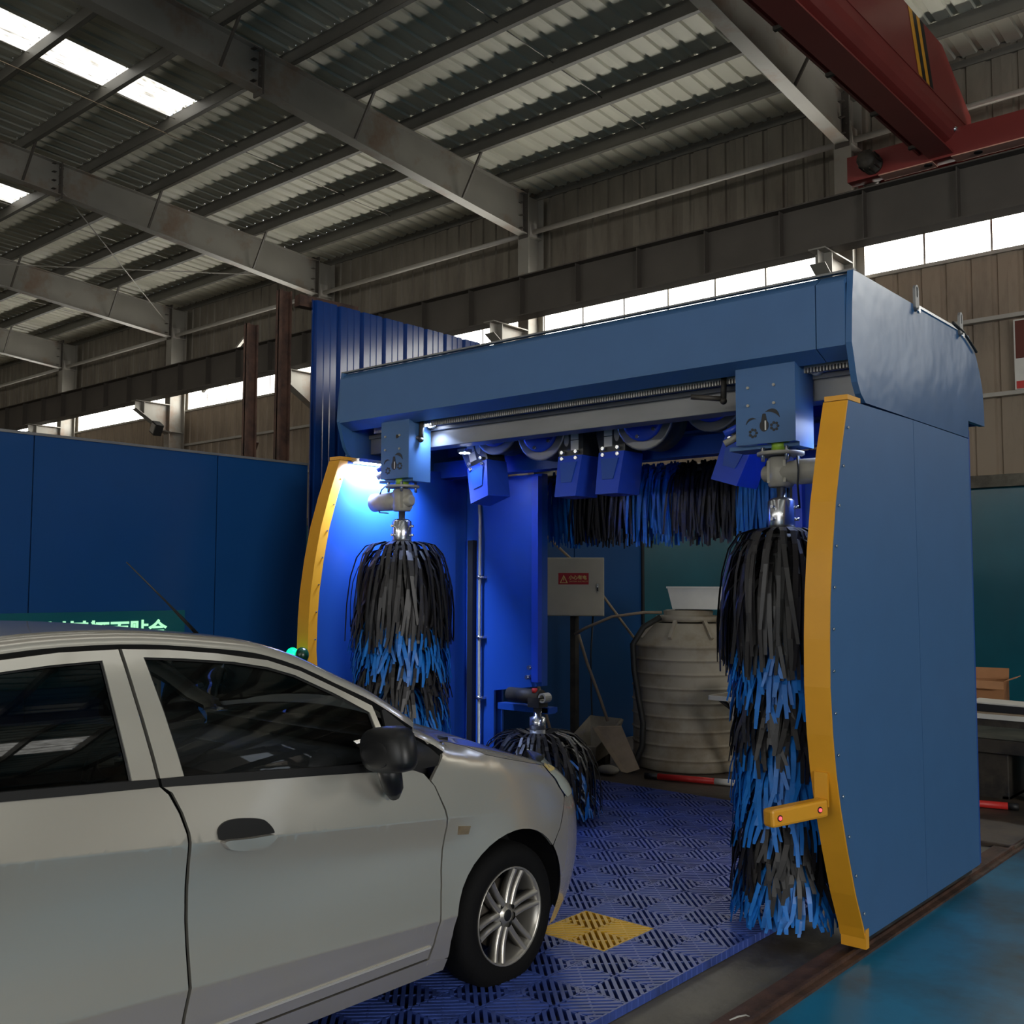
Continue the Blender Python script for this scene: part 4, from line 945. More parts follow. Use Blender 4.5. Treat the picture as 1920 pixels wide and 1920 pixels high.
iw = min(range(ng), key=lambda i: abs(G2[i][0]-2.141)); ir = min(range(ng), key=lambda i: abs(G2[i][0]-.70))
bul = lambda i: .16*min(1, max(0, (i-iw+3)/6)) if i > iw-3 else (-.12*min(1, max(0, (ir+3-i)/6)) if i < ir+3 else 0)
crn = lambda i: .010 if ir <= i <= iw else .006
part('roof', top_loft(ir, iw, bul, crn), paint, car)
part('windscreen', top_loft(iw, ng-1, bul, crn), M_['windshield'], car)
part('tailgate_glass', top_loft(0, ir, bul, crn), M_['carglass'], car)
# ---- bonnet
def hood_row(Y):
    zs = shoulder(Y); row = []
    seam = sm_tab([(2.80, 1.035), (2.93, 1.028), (3.028, .998), (3.071, .978), (3.106, .962), (3.223, .932), (3.40, .890), (3.51, .864), (3.70, .815), (3.80, .778)], Y)
    for k in range(5):
        z = seam+(zs-seam)*(1-(1-k/4)**2) if zs > seam else zs; row.append((halfw(Y, min(z, zs)), z))
    w = halfw(Y, zs); cr_ = .062*min(1, max(.15, (3.95-Y)/.8))
    for k in range(1, 9):
        s_ = 1-k/8; row.append((w*s_, zs+cr_*(1-s_*s_)))
    return row
mb = MB(); Ys = [2.80+.06*k for k in range(17)]+[3.80]; rws = []
for Y in Ys:
    h = hood_row(min(Y, 3.80)); full = h+[(-x, z) for x, z in h[-2::-1]]
    rws.append([(XC+x, Y+(.11*(1-min(1, abs(x)/.75)**2) if Y < 2.95 else .11*(1-min(1, abs(x)/.75)**2)*max(0, (3.4-Y)/.45) if Y < 3.4 else 0.10*(1-min(1, abs(x)/.7)**2)*max(0, (Y-3.5)/.3)*(Y > 3.5)), z-.0) for x, z in full])
nr = len(rws[0]); mb.add([v for r in rws for v in r], [(i*nr+j, (i+1)*nr+j, (i+1)*nr+j+1, i*nr+j+1) for i in range(len(rws)-1) for j in range(nr-1)], True)
part('bonnet', mb, paint, car)
part('cowl', MB().box(XC-.70, XC+.70, 2.78, 2.99, .94, 1.035), M_['carblack'], car)
# ---- wrap-round front: bumper, headlamps, grille; wrap-round rear
def wrap(zs_, ystart, xmin=None, dx=0., n=18, rear=False, both=True, flip=False):
    rows = []
    for z in zs_:
        y0 = ystart(z); yf = sm_tab(YRT if rear else YFT, z); c0 = .9 if rear else 2.9; nn = 4. if rear else 4.2
        t0 = (y0-c0)/(yf-c0); ph0 = math.asin(min(1, max(0, t0))**(nn/2)); row = []
        for k in range(n+1):
            ph = ph0+(math.pi/2-ph0)*k/n; Y = c0+(yf-c0)*math.sin(ph)**(2/nn)
            if k == n: Y = yf
            x = halfw(Y, z) if k < n else 0.
            if xmin is not None: 
                if x < xmin: x = xmin
            row.append((x, Y))
        rows.append([(XC+(x+dx if x > 0 else x), Y+(dx if not rear else -dx), z) for x, Y in row])
    if both:
        rows = [r+[(2*XC-v[0], v[1], v[2]) for v in r[-2::-1]] for r in rows]
    if flip: rows = [[(2*XC-v[0], v[1], v[2]) for v in r] for r in rows]
    m2 = len(rows[0]); mb = MB()
    mb.add([v for r in rows for v in r], [(i*m2+j, i*m2+j+1, (i+1)*m2+j+1, (i+1)*m2+j) for i in range(len(rows)-1) for j in range(m2-1)], True); return mb
def ybump(z): 
    if z < .546: return HUBF[0]+math.sqrt(max(0, RA**2-(max(z, .24)-HUBF[1])**2))+.002
    return sm_tab([(.546, 3.527), (.597, 3.576), (.711, 3.634), (.73, 3.65)], z)
part('front_bumper', wrap([.155+.0311*k for k in range(19)], ybump), paint, car)
yhl = lambda z: sm_tab([(.70, 3.672), (.728, 3.628), (.764, 3.590), (.803, 3.562), (.837, 3.520), (.866, 3.516)], z)
for fl in (False, True):
    hl = part('headlamp', wrap([.708+.0175*k for k in range(10)], yhl, .44, .003, 12, False, False, fl), M_['lens'], car)
    part('indicator', side_mesh([(3.522, .860), (3.535, .838), (3.60, .832), (3.66, .83), (3.67, .838), (3.60, .858)], .009, .01, .02, fl), M_['signyellow'], hl, 'amber upper corner of the headlamp')
part('grille', wrap([.715, .76, .80, .83], lambda z: sm_tab(YFT, z)-.06, None, -.03, 12), M_['carblack'], car)
part('rear_bumper', wrap([.155+.05*k for k in range(21)], lambda z: .27, None, 0., 14, True), paint, car)
for fl in (False, True): part('tail_lamp', wrap([.80+.03*k for k in range(7)], lambda z: .30, .50, .006, 10, True, False, fl), M_['tail'], car)
part('number_plate', MB().box(XC-.22, XC+.22, .03, .05, .62, .76), M_['blue_dk'], car)
# ---- mirrors, handles, side markers, antenna
for fl in (False, True):
    sg_ = -1 if fl else 1; mx_ = XC+(XC*-1+-2.695)*1 if False else (XC+sg_*(-2.70-XC))
    mb = MB(); n1, n2 = 20, 12; pts = []
    for i in range(n2+1):
        v = math.pi*(i/n2-.5); cv, sv = math.cos(v), math.sin(v)
        for k in range(n1):
            u = 2*math.pi*k/n1; p = lambda c, e: math.copysign(abs(c)**e, c)
            xx = .120*p(cv, .6)*p(math.cos(u), .7); yy = .060*p(cv, .6)*p(math.sin(u), .8); zz = (.090 if sv > 0 else .070)*p(sv, .85 if sv > 0 else .6)
            xx -= .018*(zz/.074) ; yy += .03*(1-(xx/.105)**2)*(1 if yy > 0 else .25)
            pts.append((mx_+sg_*xx, 2.455+yy, 1.062+zz+.012*(xx/.105)))
    mb.add(pts, [(i*n1+k, i*n1+(k+1) % n1, (i+1)*n1+(k+1) % n1, (i+1)*n1+k) for i in range(n2) for k in range(n1)], True)
    mr = part('door_mirror', mb, M_['carblack'], car, 'black plastic door mirror')
    part('mirror_glass', MB().sphere((mx_-.012*sg_, 2.405, 1.058), .075, 14, 8, (1, .05, .62)), M_['carblack'], mr)
    xb_ = XC+sg_*(-2.775-XC); xt_ = XC+sg_*(-2.735-XC)
    part('mirror_stalk', MB().tube([(xt_, 2.48, 1.02), (xt_, 2.50, .97), (XC+sg_*(-2.755-XC), 2.53, .925), (xb_, 2.555, .89)], [.040, .042, .038, .022], 12), M_['carblack'], mr)
def smooth_loop(P_, m=4):
    out = []; n = len(P_)
    for i in range(n):
        p0, p1, p2, p3 = P_[i-1], P_[i], P_[(i+1) % n], P_[(i+2) % n]
        for k in range(m):
            t = k/m; out.append(tuple(.5*(2*p1[c]+(-p0[c]+p2[c])*t+(2*p0[c]-5*p1[c]+4*p2[c]-p3[c])*t*t+(-p0[c]+3*p1[c]-3*p2[c]+p3[c])*t**3) for c in (0, 1)))
    return out
for k, fl in ((0, False), (1, True)):
    for d_, y0 in ((doors, 1.838), (rdoors, .93)):
        dz = 0 if d_ is doors else .055
        up = [(y0, .866), (y0+.003, .892), (y0+.03, .909), (y0+.08, .911), (y0+.16, .897), (y0+.19, .878), (y0+.208, .852), (y0+.195, .846), (y0+.10, .852), (y0+.02, .858)]
        lo = [(y0+.012, .858), (y0+.10, .851), (y0+.195, .845), (y0+.19, .826), (y0+.165, .808), (y0+.10, .812), (y0+.04, .826), (y0+.02, .84)]
        up = smooth_loop(up); lo = smooth_loop(lo)
        part('door_handle', side_mesh([(y, z+dz) for y, z in up], .006, .012, .03, fl), M_['carblack'], d_[k], 'black recess of the door handle')
        part('handle_lip', side_mesh([(y, z+dz) for y, z in lo], .030, .036, .03, fl), paint, d_[k])
    part('side_marker', side_mesh([(2.915, .683), (2.913, .716), (2.978, .706), (2.970, .675)], .005, .012, .02, fl), M_['marker'], car)
part('antenna', MB().tube([(-3.60, 2.265, 1.44), (-3.60, 2.19, 1.51), (-3.60, 2.12, 1.575), (-3.60, 1.95, 1.726)], [.008, .007, .004, .0025], 8), M_['carblack'], car)
# ---- wheels
def wheel(hub, side):
    cx = XC+side*(.815); cy, cz = hub; s = side
    prof = [(.192, -.185), (.205, -.19), (.255, -.185), (.282, -.165), (.290, -.14), (.290, -.05), (.282, -.022), (.255, -.002), (.215, .0), (.200, -.006), (.192, -.012)]
    w = part('wheel', MB().lathe([(.192, -.185*s), (.185, -.17*s), (.178, -.10*s), (.176, -.045*s), (.186, -.012*s), (.193, -.002*s), (.196, -.006*s), (.192, -.05*s)], 40, (cx, cy, cz), 'x', False), M_['alloy'], car)
    part('tyre', MB().lathe([(r, h*s) for r, h in prof], 48, (cx, cy, cz), 'x', False), M_['rubber'], w)
    part('brake_disc', MB().lathe([(.02, -.085*s), (.135, -.085*s), (.135, -.10*s), (.02, -.10*s)], 28, (cx, cy, cz), 'x'), M_['grime'], w)
    part('hub_cap', MB().lathe([(.010, -.020*s), (.028, -.020*s), (.032, -.026*s), (.060, -.032*s), (.062, -.06*s), (.03, -.07*s)], 24, (cx, cy, cz), 'x'), M_['alloy'], w)
    part('centre_hole', MB().lathe([(.001, -.0195*s), (.022, -.0185*s), (.024, -.0205*s)], 16, (cx, cy, cz), 'x'), M_['black'], w)
    for k in range(4):
        a = 2*math.pi*(k+.38)/4; part('lug_hole', MB().cyl((cx-.030*s, cy+.044*math.cos(a), cz+.044*math.sin(a)), (cx-.0275*s, cy+.044*math.cos(a), cz+.044*math.sin(a)), .010, 10), M_['black'], w)
    for k in range(6):
        a0 = 2*math.pi*(k+.18)/6
        for dlt in (-.135, .135):
            mb = MB(); pts = []; n = 7
            for i in range(n):
                t = i/(n-1); r = .045+(.183-.045)*t; a = a0; lat = .0205*(1 if dlt > 0 else -1)*(.85+.3*t); d = (-.028-.008*math.sin(math.pi*t)+.014*t)*s
                ca, sa = math.cos(a), math.sin(a); hw = .0115*(1.1-.15*t)
                for e, dd in ((-1, 0), (-.55, .008), (.55, .008), (1, 0), (1, -.03), (-1, -.03)):
                    pts.append((cx+d+dd*s, cy+r*ca-sa*(hw*e+lat), cz+r*sa+ca*(hw*e+lat)))
            mb.add(pts, [(i*6+j, i*6+(j+1) % 6, (i+1)*6+(j+1) % 6, (i+1)*6+j) for i in range(n-1) for j in range(6)], True)
            part('spoke', mb, M_['alloy'], w)
for hub in (HUBF, HUBR):
    for s_ in (1, -1):
        wheel(hub, s_)
        # dark wheel-well liner
        mb = MB(); n = 14; xo_ = XC+s_*.80; xi_ = XC+s_*.50; L_ = arcpts(hub[0], hub[1], RA+.012, -14, 194, n)
        mb.add([(XC+s_*min(.80, max(.5, halfw(y, max(z, .2))-.02)), y, z) for y, z in L_]+[(xi_, y, z) for y, z in L_]+[(xi_, hub[0], hub[1])], [(i, i+1, n+2+i, n+1+i) for i in range(n)]+[(n+1+i, n+2+i, 2*n+2) for i in range(n)])
        part('wheel_well', mb, M_['black'], car)
# ---- underside and cabin
part('underbody', MB().box(XC-.72, XC+.72, .25, 2.88, .17, .26).box(XC-.48, XC+.48, 2.85, 3.80, .17, .30), M_['black'], car)
part('engine_bay', MB().box(XC-.55, XC+.55, 2.90, 3.62, .30, .70), M_['black'], car)
part('cabin_floor', MB().box(XC-.74, XC+.74, .45, 2.85, .26, .30), M_['carint'], car)
for s_ in (1, -1): part('door_card', MB().box(XC+s_*.735-.012, XC+s_*.735+.012, .75, 2.78, .30, 1.0), M_['carint'], car)
db = part('dashboard', MB().prism([(2.30, .62), (2.28, .80), (2.34, .90), (2.46, .955), (2.62, .975), (2.86, .99), (2.90, .62)], 'x', XC-.72, XC+.72), M_['carint'], car, bevel=.02)
part('instrument_hood', MB().prism([(2.27, .90), (2.30, .985), (2.40, 1.01), (2.55, .97), (2.5, .90)], 'x', XC-.52, XC-.18), M_['carint'], db, bevel=.015)
st_ = MB(); c_ = Vector((XC-.35, 2.12, .92)); ax = Vector((0, .42, -.9)).normalized().cross(Vector((1, 0, 0))); ring = [c_+Vector((1, 0, 0))*.18*math.cos(2*math.pi*k/24)+Vector((0, .38, .92))*.18*math.sin(2*math.pi*k/24) for k in range(25)]
st_.tube(ring, .014, 8, False)
sw_ = part('steering_wheel', st_, M_['carblack'], car)
part('steering_spokes', MB().bar(c_-Vector((.17, 0, 0)), c_+Vector((.17, 0, 0)), .03, .05).sphere(c_, .055, 12, 8).cyl(c_, c_+Vector((0, .25, -.10)), .03, 10), M_['carblack'], sw_)
for x, y in ((-.36, 1.45), (.36, 1.45)):
    s1 = part('seat', MB().prism([(y, .32), (y+.52, .34), (y+.54, .50), (y+.05, .47)], 'x', XC+x-.24, XC+x+.24), M_['carint'], car, bevel=.04)
    part('backrest', MB().prism([(y-.02, .45), (y+.10, .48), (y-.10, 1.10), (y-.22, 1.08)], 'x', XC+x-.22, XC+x+.22), M_['carint'], s1, bevel=.04)
    part('headrest', MB().prism([(y-.22, 1.13), (y-.12, 1.14), (y-.15, 1.30), (y-.25, 1.29)], 'x', XC+x-.12, XC+x+.12), M_['carint'], s1, bevel=.03)
part('rear_seat', MB().prism([(.55, .32), (1.05, .34), (1.05, .50), (.62, .52), (.46, 1.05), (.34, 1.02)], 'x', XC-.62, XC+.62), M_['carint'], car, bevel=.04)
# ================================================================== floor grating
gm = root('floor_grating', (-3.93, 3.97, 0), 'blue plastic grating mat on the wash floor with one yellow tile', 'mat')
TS = .4
def tile_mesh(name, material):
    mb = MB(); cell = TS/2; pitch = .0435; bw = .0082; h = .04
    def clipbar(cx, cy, d, c):
        # centre line through the cell along d=+1 (x=y) or -1 (x=-y), offset c; clipped to the cell
        half = cell/2-.004
        pts = []
        for t in (-1, 1):
            pass
        # points p = (u, d*u + c), |u|<half and |d*u+c|<half
        lo, hi = -half, half
        a, b = sorted(((-half-c)*d, (half-c)*d)); lo = max(lo, a); hi = min(hi, b)
        if hi-lo < .006: return
        p = Vector((cx+lo, cy+d*lo+c, 0)); q = Vector((cx+hi, cy+d*hi+c, 0)); t = (q-p).normalized(); s_ = Vector((-t.y, t.x, 0))*bw
        vs = [p-s_, p+s_, q+s_, q-s_]; vs += [v+Vector((0, 0, h)) for v in vs]
        vs[0:4] = [Vector((v.x, v.y, .004)) for v in vs[0:4]]
        mb.add(vs, [(4, 7, 6, 5), (0, 4, 5, 1), (1, 5, 6, 2), (2, 6, 7, 3), (3, 7, 4, 0)])
    for i in (0, 1):
        for j in (0, 1):
            cx, cy = cell*(i+.5), cell*(j+.5); d = -1 if i != j else 1
            c = -7*pitch*1.0
            for k in range(-5, 5): clipbar(cx, cy, d, (k+.5)*pitch)
            # supporting rib across the bars, slightly lower
            p = Vector((cx-cell/2+.004, cy+d*(cell/2-.004), 0)); q = Vector((cx+cell/2-.004, cy-d*(cell/2-.004), 0)); t = (q-p).normalized(); s_ = Vector((-t.y, t.x, 0))*.004
            vs = [p-s_+Vector((0,0,.004)), p+s_+Vector((0,0,.004)), q+s_+Vector((0,0,.004)), q-s_+Vector((0,0,.004))]; vs += [Vector((v.x, v.y, h-.002)) for v in vs]
            mb.add(vs, [(4, 7, 6, 5), (0, 4, 5, 1), (1, 5, 6, 2), (2, 6, 7, 3), (3, 7, 4, 0)])
    for x0, x1, y0, y1 in ((.0015, .009, .0015, TS-.0015), (TS-.009, TS-.0015, .0015, TS-.0015), (.009, TS-.009, .0015, .009), (.009, TS-.009, TS-.009, TS-.0015), (cell-.003, cell+.003, .009, TS-.009), (.009, TS-.009, cell-.003, cell+.003)):
        mb.box(x0, x1, y0, y1, .003, h-.001)
    return mb.mesh(name, material)
tb_, ty_ = tile_mesh('floor_tile', M_['mat_blue']), tile_mesh('floor_tile', M_['mat_yellow'])
for i in range(8):
    for j in range(15):
        x, y = -2.73-TS*i, .97+TS*j
        yel = (i == 1 and j == 7)
        o = link('floor_tile', ty_ if yel else tb_, gm, (x+3.93, y-3.97, .0))
        if yel: o['label'] = 'yellow tile by the front wheel'
# ================================================================== things behind the machine
t = root('water_tank', (-4.94, 8.14, .03), 'ribbed beige plastic water tank behind the machine', 'tank')
pr = [(.0, .035), (.49, .035), (.502, .05)]
for k in range(8):
    z = .13+.122*k; pr += [(.503, z-.02), (.503, z-.001), (.512, z+.004), (.513, z+.010), (.5035, z+.016), (.503, z+.03)]
pr += [(.503, 1.08), (.506, 1.09), (.514, 1.10), (.514, 1.115), (.50, 1.125), (.335, 1.30), (.33, 1.305)]
part('body', MB().lathe(pr, 48, (-4.94, 8.14, 0)), M_['tank'], t)
for k in range(8):
    a = 2*math.pi*k/8+.2; part('shoulder_rib', MB().bar((-4.94+.47*math.cos(a), 8.14+.47*math.sin(a), 1.18), (-4.94+.33*math.cos(a), 8.14+.33*math.sin(a), 1.325), .03, .03), M_['tank'], t)
part('lid', MB().lathe([(.27, 1.315), (.29, 1.32), (.29, 1.365), (.26, 1.37), (.22, 1.375), (.225, 1.41), (.20, 1.42), (.02, 1.425)], 36, (-4.94, 8.14, 0)), M_['tank'], t)
c = root('plastic_crate', (-4.80, 8.16, 1.43), 'white plastic crate sitting on top of the water tank', 'crate')
mb = MB(); b0 = [(-.24, -.17), (.24, -.17), (.24, .17), (-.24, .17)]; b1 = [(-.28, -.20), (.28, -.20), (.28, .20), (-.28, .20)]
rot = math.radians(20); R2 = lambda u, v: (-4.80+u*math.cos(rot)-v*math.sin(rot), 8.16+u*math.sin(rot)+v*math.cos(rot))
def ringp(ps, z, k=1.): return [(*R2(u*k, v*k), z) for u, v in ps]
mb.add(ringp(b0, 1.43)+ringp(b1, 1.62)+ringp(b1, 1.62, .95)+ringp(b0, 1.45, .95), [(i, (i+1) % 4, 4+(i+1) % 4, 4+i) for i in range(4)]+[(4+i, 4+(i+1) % 4, 8+(i+1) % 4, 8+i) for i in range(4)]+[(8+i, 8+(i+1) % 4, 12+(i+1) % 4, 12+i) for i in range(4)]+[(3, 2, 1, 0), (12, 13, 14, 15)])
part('tub', mb, M_['white'], c)
mb = MB(); o4 = ringp(b1, 1.615, 1.03); o5 = ringp(b1, 1.632, 1.03); i4 = ringp(b1, 1.615, .99); i5 = ringp(b1, 1.632, .99)
mb.add(o4+o5+i4+i5, [(i, (i+1) % 4, 4+(i+1) % 4, 4+i) for i in range(4)]+[(4+i, 4+(i+1) % 4, 12+(i+1) % 4, 12+i) for i in range(4)]+[(i, 8+i, 8+(i+1) % 4, (i+1) % 4) for i in range(4)])
part('rim', mb, M_['white'], c)
single('tank_hose', MB().tube([(-5.02, 7.80, 1.36), (-5.12, 7.68, 1.27), (-5.17, 7.585, 1.12), (-5.16, 7.59, .9), (-5.10, 7.57, .65), (-5.05, 7.56, .45), (-5.06, 7.56, .25), (-5.12, 7.52, .07), (-5.20, 7.5, .055)], .026, 10), M_['hose'], 'black hose hanging down the side of the water tank', 'hose')
single('pale_pipe', MB().tube([(-5.02, 7.82, 1.40), (-5.12, 7.68, 1.40), (-5.35, 7.52, 1.36), (-5.56, 7.42, 1.26), (-5.66, 7.38, 1.20)], .013, 8), M_['wood'], 'thin pale pipe reaching from the tank neck to the leaning poles', 'pipe')
# electric box on a post
bx = root('electric_box', (-5.93, 7.74, .03), 'cream electrical cabinet with red warning label in front of the blue partition', 'cabinet')
ez = math.radians(-36.0); EX = Vector((math.cos(-ez)*1, math.sin(-ez), 0)); EN = Vector((math.sin(-ez), -math.cos(-ez), 0)); EC = Vector((-5.905, 7.705, 1.625))
def EB(u0, u1, n0, n1, z0, z1):
    mb = MB(); vs = []
    for z in (z0, z1):
        for u, n in ((u0, n0), (u1, n0), (u1, n1), (u0, n1)): vs.append(EC+EX*u+EN*n+Vector((0, 0, z)))
    return mb.add(vs, [(0, 3, 2, 1), (4, 5, 6, 7), (0, 1, 5, 4), (1, 2, 6, 5), (2, 3, 7, 6), (3, 0, 4, 7)])
part('body', EB(-.275, .275, -.18, 0, -.275, .275), M_['ivory'], bx, bevel=.004)
dr = part('door', EB(-.268, .268, 0, .014, -.268, .268), M_['ivory'], bx, bevel=.003)
part('lock', EB(.205, .222, .014, .03, -.045, .03), M_['chrome'], dr); part('keyhole', EB(.207, .220, .03, .032, -.04, -.005), M_['black'], dr)
lb = part('warning_label', EB(-.155, .130, .0142, .016, .022, .130), M_['signred'], dr, 'red warning label with yellow triangle and lettering')
org = EC-ORG[bx]
mt = Matrix.Translation(org+EX*(-.058)+EN*.0165+Vector((0, 0, .072))) @ Matrix(((EX.x, 0, EN.x, 0), (EX.y, 0, EN.y, 0), (0, 1, 0, 0), (0, 0, 0, 1)))
text_mesh('lettering', '小心有电', .0425, .0005, M_['signyellow'], mt, dr, .0012)
mt = Matrix.Translation(org+EX*(-.055)+EN*.0165+Vector((0, 0, .045))) @ Matrix(((EX.x, 0, EN.x, 0), (EX.y, 0, EN.y, 0), (0, 1, 0, 0), (0, 0, 0, 1)))
text_mesh('lettering', 'CAUTION  ELECTRICITY', .0165, .0005, M_['signyellow'], mt, dr)
def EP(pts, n0, n1, inner=None):
    mb = MB(); P_ = [EC+EX*u+Vector((0, 0, z)) for u, z in pts]; n = len(pts)
    if inner:
        Q = [EC+EX*u+Vector((0, 0, z)) for u, z in inner]; vs = [p+EN*n1 for p in P_]+[q+EN*n1 for q in Q]
        return mb.add(vs, [(i, (i+1) % n, n+(i+1) % n, n+i) for i in range(n)])
    return mb.add([p+EN*n1 for p in P_], [tuple(range(n))])
part('warning_triangle', EP([(-.142, .034), (-.066, .034), (-.104, .112)], 0, .0168, [(-.130, .041), (-.078, .041), (-.104, .095)]), M_['signyellow'], dr)
part('lightning_mark', EP([(-.103, .088), (-.112, .066), (-.105, .067), (-.108, .046), (-.097, .072), (-.104, .071), (-.098, .088)], 0, .0168), M_['signyellow'], dr)
part('post', MB().box(-6.05, -5.99, 7.82, 7.88, .03, 1.60).box(-6.12, -5.92, 7.75, 7.95, .03, .04), M_['grime'], bx)
single('floor_cable', MB().tube([(-5.80, 7.85, 1.36), (-5.82, 7.84, 1.0), (-5.80, 7.82, .6), (-5.77, 7.80, .3), (-5.76, 7.80, .04)], .008, 6), M_['black'], 'thin black cable hanging below the electrical cabinet', 'cable')
# long poles leaning on the partition
single('leaning_pole', MB().tube([(-6.33, 7.62, 2.22), (-5.97, 7.98, 1.75), (-5.55, 8.40, .95), (-5.38, 8.57, .60)], .013, 8), M_['wood'], 'long thin wooden pole leaning behind the electrical cabinet', 'pole')
single('leaning_pole', MB().tube([(-6.28, 7.50, .98), (-6.04, 7.42, .5), (-5.80, 7.34, .04)], .015, 8), M_['wood'], 'short grey pole leaning beside the small wheel brush', 'pole')
# long-handled dustpan and a trough
dp = root('dustpan', (-5.15, 7.46, .03), 'long-handled dustpan standing beside the water tank', 'dustpan')
part('handle', MB().tube([(-5.60, 7.36, 1.20), (-5.52, 7.38, .95), (-5.41, 7.42, .65), (-5.34, 7.44, .45)], .014, 8), M_['wood'], dp)
def slab(pts, d):
    q = [Vector(p) for p in pts]; dv = Vector(d); return MB().add(q+[p+dv for p in q], [(0, 1, 2, 3), (7, 6, 5, 4), (0, 4, 5, 1), (1, 5, 6, 2), (2, 6, 7, 3), (3, 7, 4, 0)])
part('pan', slab([(-5.40, 7.36, .40), (-5.22, 7.48, .41), (-5.02, 7.46, .07), (-5.10, 7.38, .035)], (-.01, .012, .006)), M_['wood'], dp, 'pale scoop of the dustpan')
part('side_wall', slab([(-5.40, 7.36, .40), (-5.10, 7.38, .035), (-5.13, 7.34, .05), (-5.42, 7.32, .40)], (.006, .006, .0)), M_['wood'], dp)
tr = root('trough', (-5.62, 7.58, .03), 'grey tilted mortar trough on the floor beside the dustpan', 'trough')
mb = MB(); bo = [(-5.72, 7.44, .07), (-5.48, 7.44, .07), (-5.48, 7.70, .14), (-5.72, 7.70, .14)]; to = [(-5.80, 7.38, .20), (-5.42, 7.38, .22), (-5.42, 7.80, .42), (-5.80, 7.80, .42)]
sh = lambda ps, k: [(-5.61+(x+5.61)*k, 7.58+(y-7.58)*k, z+.012) for x, y, z in ps]
mb.add(bo+to+sh(to, .93)+sh(bo, .93), [(i, (i+1) % 4, 4+(i+1) % 4, 4+i) for i in range(4)]+[(4+i, 4+(i+1) % 4, 8+(i+1) % 4, 8+i) for i in range(4)]+[(8+i, 8+(i+1) % 4, 12+(i+1) % 4, 12+i) for i in range(4)]+[(3, 2, 1, 0), (12, 13, 14, 15)])
part('basin', mb, M_['tank'], tr); part('support', MB().box(-5.70, -5.5, 7.62, 7.70, .03, .14), M_['grime'], tr); part('support', MB().box(-5.70, -5.5, 7.45, 7.49, .03, .075), M_['grime'], tr)
single('crumpled_rag', MB().sphere((-5.20, 7.25, .07), .09, 10, 6, (1.2, .8, .45)), M_['tank'], 'small dirty grey lump on the floor behind the blue brush tips', 'rag')
# folding table half hidden by the right brush
ft = root('folding_table', (-3.75, 7.62, .03), 'folding table with pale edge half hidden by the right brush', 'table')
part('table_top', MB().box(-4.29, -3.2, 7.38, 7.90, .735, .755), M_['tank'], ft); part('edge_trim', MB().box(-4.295, -3.195, 7.373, 7.38, .72, .757).box(-4.297, -4.29, 7.373, 7.905, .72, .757), M_['white'], ft)
for x in (-4.22, -3.28): 
    s_ = 1 if x < -3.7 else -1
    part('leg', MB().bar((x+.10*s_, 7.45, .73), (x-.0*s_, 7.86, .04), .05, .04), M_['white'], ft); part('leg', MB().bar((x+.0*s_, 7.42, .73), (x+.20*s_, 7.75, .45), .035, .03), M_['grime'], ft)
    part('foot_bar', MB().bar((x, 7.86, .045), (x+.12*s_, 7.79, .045), .04, .03), M_['white'], ft)
rg = single('folded_cloth', MB().sphere((-4.05, 7.6, .822), .15, 12, 8, (1.15, .8, .42)), mat('maroon_cloth', srgb(96, 58, 62), .9, 0, .25, 9, bump=.4, bscale=20), 'dark red cloth on the folding table', 'cloth')
# red and white barrier pole lying behind the slab
bp = root('barrier_pole', (-3.5, 7.8, .03), 'red and white striped pole lying on the floor behind the machine', 'pole')
p0, p1 = Vector((-4.86, 7.30, .058)), Vector((-2.17, 8.08, .058))
cuts = [0, .04, .21, .27, .5, .62, .80, .975, 1.0]; colr = ['black', 'redpaint', 'white', 'redpaint', 'white', 'redpaint', 'redpaint', 'black']
for k in range(8): part('band', MB().cyl(p0.lerp(p1, cuts[k]), p0.lerp(p1, cuts[k+1]), .026, 12), M_[colr[k]], bp)
# workbench at the right edge
wbn = root('workbench', (-1.9, 8.7, 0), 'low grimy workbench behind the machine at the right edge', 'bench')
part('bench_top', MB().box(-2.95, -.6, 8.36, 9.2, .645, .685), M_['wood'], wbn); part('front_edge', MB().box(-2.95, -.6, 8.35, 8.36, .635, .672), M_['white'], wbn)
part('front_rail', MB().box(-2.95, -.6, 8.37, 8.42, .58, .635), M_['grime'], wbn); part('lower_rail', MB().box(-2.95, -.6, 8.37, 8.43, .38, .48), M_['grime'], wbn)
for x in (-2.9, -1.75, -.65):
    for y in (8.40, 9.15): part('leg', MB().box(x-.04, x+.04, y-.04, y+.04, 0, .645), M_['grime'], wbn)
for x0, x1, z1, lab in ((-2.85, -2.33, .37, 'dark steel box under the workbench, next to the machine'), (-2.22, -1.6, .40, 'wide grey steel box under the workbench, by the right edge')):
    b_ = root('steel_box', ((x0+x1)/2, 8.6, 0), lab, 'box', 'boxes under the workbench'); part('body', MB().box(x0, x1, 8.45, 8.9, .05 if x0 > -2.5 else .0, z1), M_['grime'], b_, bevel=.01); part('flange', MB().box(x0-.02, x1+.02, 8.43, 8.92, z1, z1+.012).box(x0, x0+.05, 8.45, 8.9, 0, .05).box(x1-.05, x1, 8.45, 8.9, 0, .05), M_['grime'], b_)
ty = root('black_tray', (-2.2, 8.65, .69), 'black tray with pale sheets on the workbench', 'tray')
part('tray', MB().prism([(-2.62, .69), (-2.05, .686), (-1.75, .75), (-1.75, .78), (-2.05, .735), (-2.62, .745)], 'y', 8.38, 8.70), M_['black'], ty)
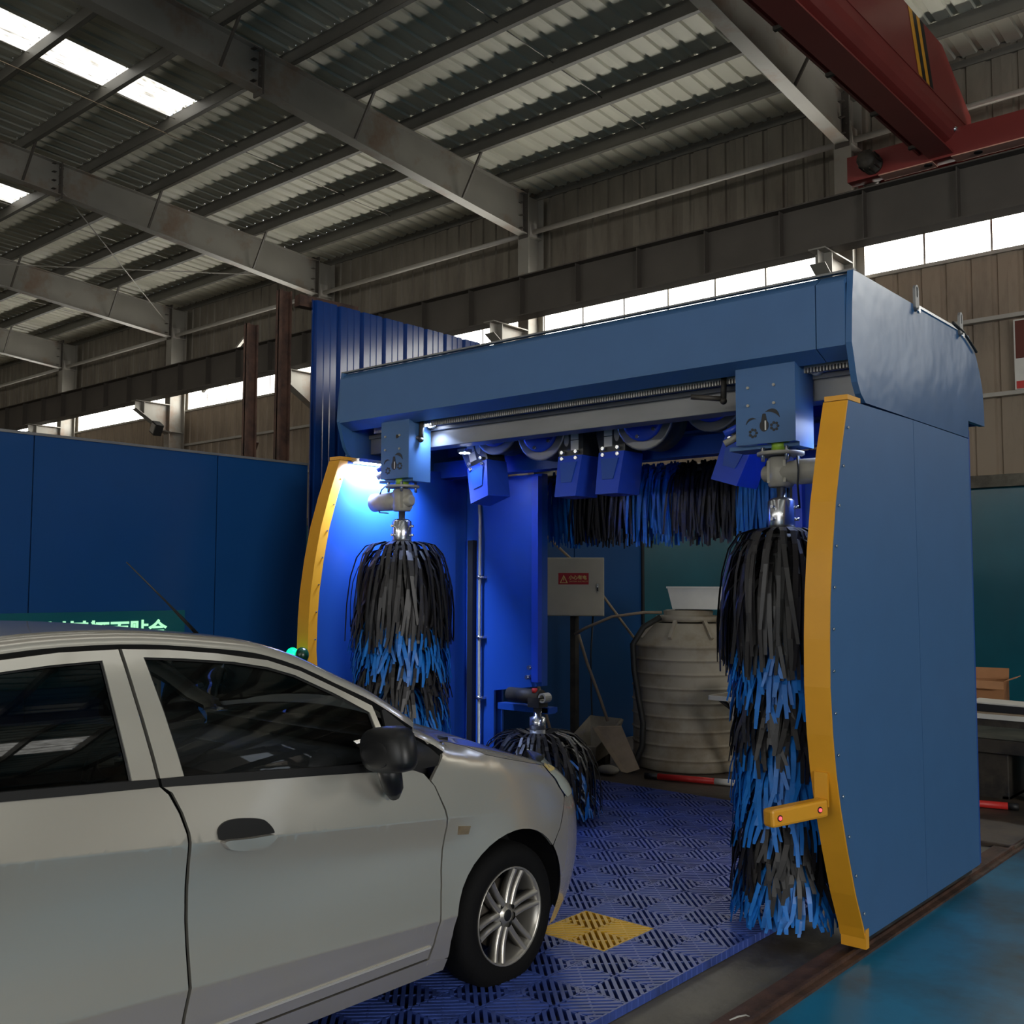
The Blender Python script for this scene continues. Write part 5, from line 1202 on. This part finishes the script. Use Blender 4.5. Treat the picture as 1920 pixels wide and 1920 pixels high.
part('sheet', MB().prism([(-2.60, .746), (-2.06, .737), (-1.77, .78), (-1.77, .786), (-2.06, .748), (-2.60, .757)], 'y', 8.39, 8.69), M_['white'], ty)
def carton(cx, cy, w, d, h, rz, z, label, flap):
    o = root('carton', (cx, cy, z), label, 'box', 'open cartons on the workbench'); R = Matrix.Translation((cx, cy, z)) @ Matrix.Rotation(rz, 4, 'Z')
    def q(vs, fs, nm):
        mb = MB(); mb.add([tuple(R @ Vector(v)) for v in vs], fs); e = part(nm, mb, M_['cardboard'], o)
        s_ = e.modifiers.new('board', 'SOLIDIFY'); s_.thickness = .005
    w2, d2 = w/2, d/2
    q([(-w2, -d2, 0), (w2, -d2, 0), (w2, d2, 0), (-w2, d2, 0), (-w2, -d2, h), (w2, -d2, h), (w2, d2, h), (-w2, d2, h)], [(3, 2, 1, 0), (0, 1, 5, 4), (1, 2, 6, 5), (2, 3, 7, 6), (3, 0, 4, 7)], 'body')
    q([(-w2, -d2, h), (w2, -d2, h), (w2+.01, -d2-flap*.8, h-flap*.55), (-w2+.01, -d2-flap*.8, h-flap*.55)], [(0, 1, 2, 3)], 'flap')
    q([(w2, -d2, h), (w2, d2, h), (w2+flap*.9, d2, h+flap*.35), (w2+flap*.9, -d2, h+flap*.35)], [(0, 1, 2, 3)], 'flap')
    q([(-w2, d2, h), (w2, d2, h), (w2, d2+flap*.3, h+flap*.9), (-w2, d2+flap*.3, h+flap*.9)], [(0, 1, 2, 3)], 'flap')
carton(-2.63, 8.98, .30, .26, .19, .12, .686, 'open brown carton on the workbench, nearer the machine', .10)
carton(-2.17, 9.00, .25, .22, .22, .30, .686, 'open tan carton on the workbench, by the right edge', .14)
single('paper_box', MB().box(-2.0, -1.86, 8.52, 8.62, .775, .86), M_['white'], 'small white box on the black tray', 'box', bevel=.004)
single('paper_scrap', MB().tube([(-1.99, 3.55, .01), (-1.98, 3.60, .012), (-1.965, 3.63, .012), (-1.95, 3.63, .01)], .006, 6), M_['white'], 'small white scrap lying on the concrete beside the mat', 'scrap')
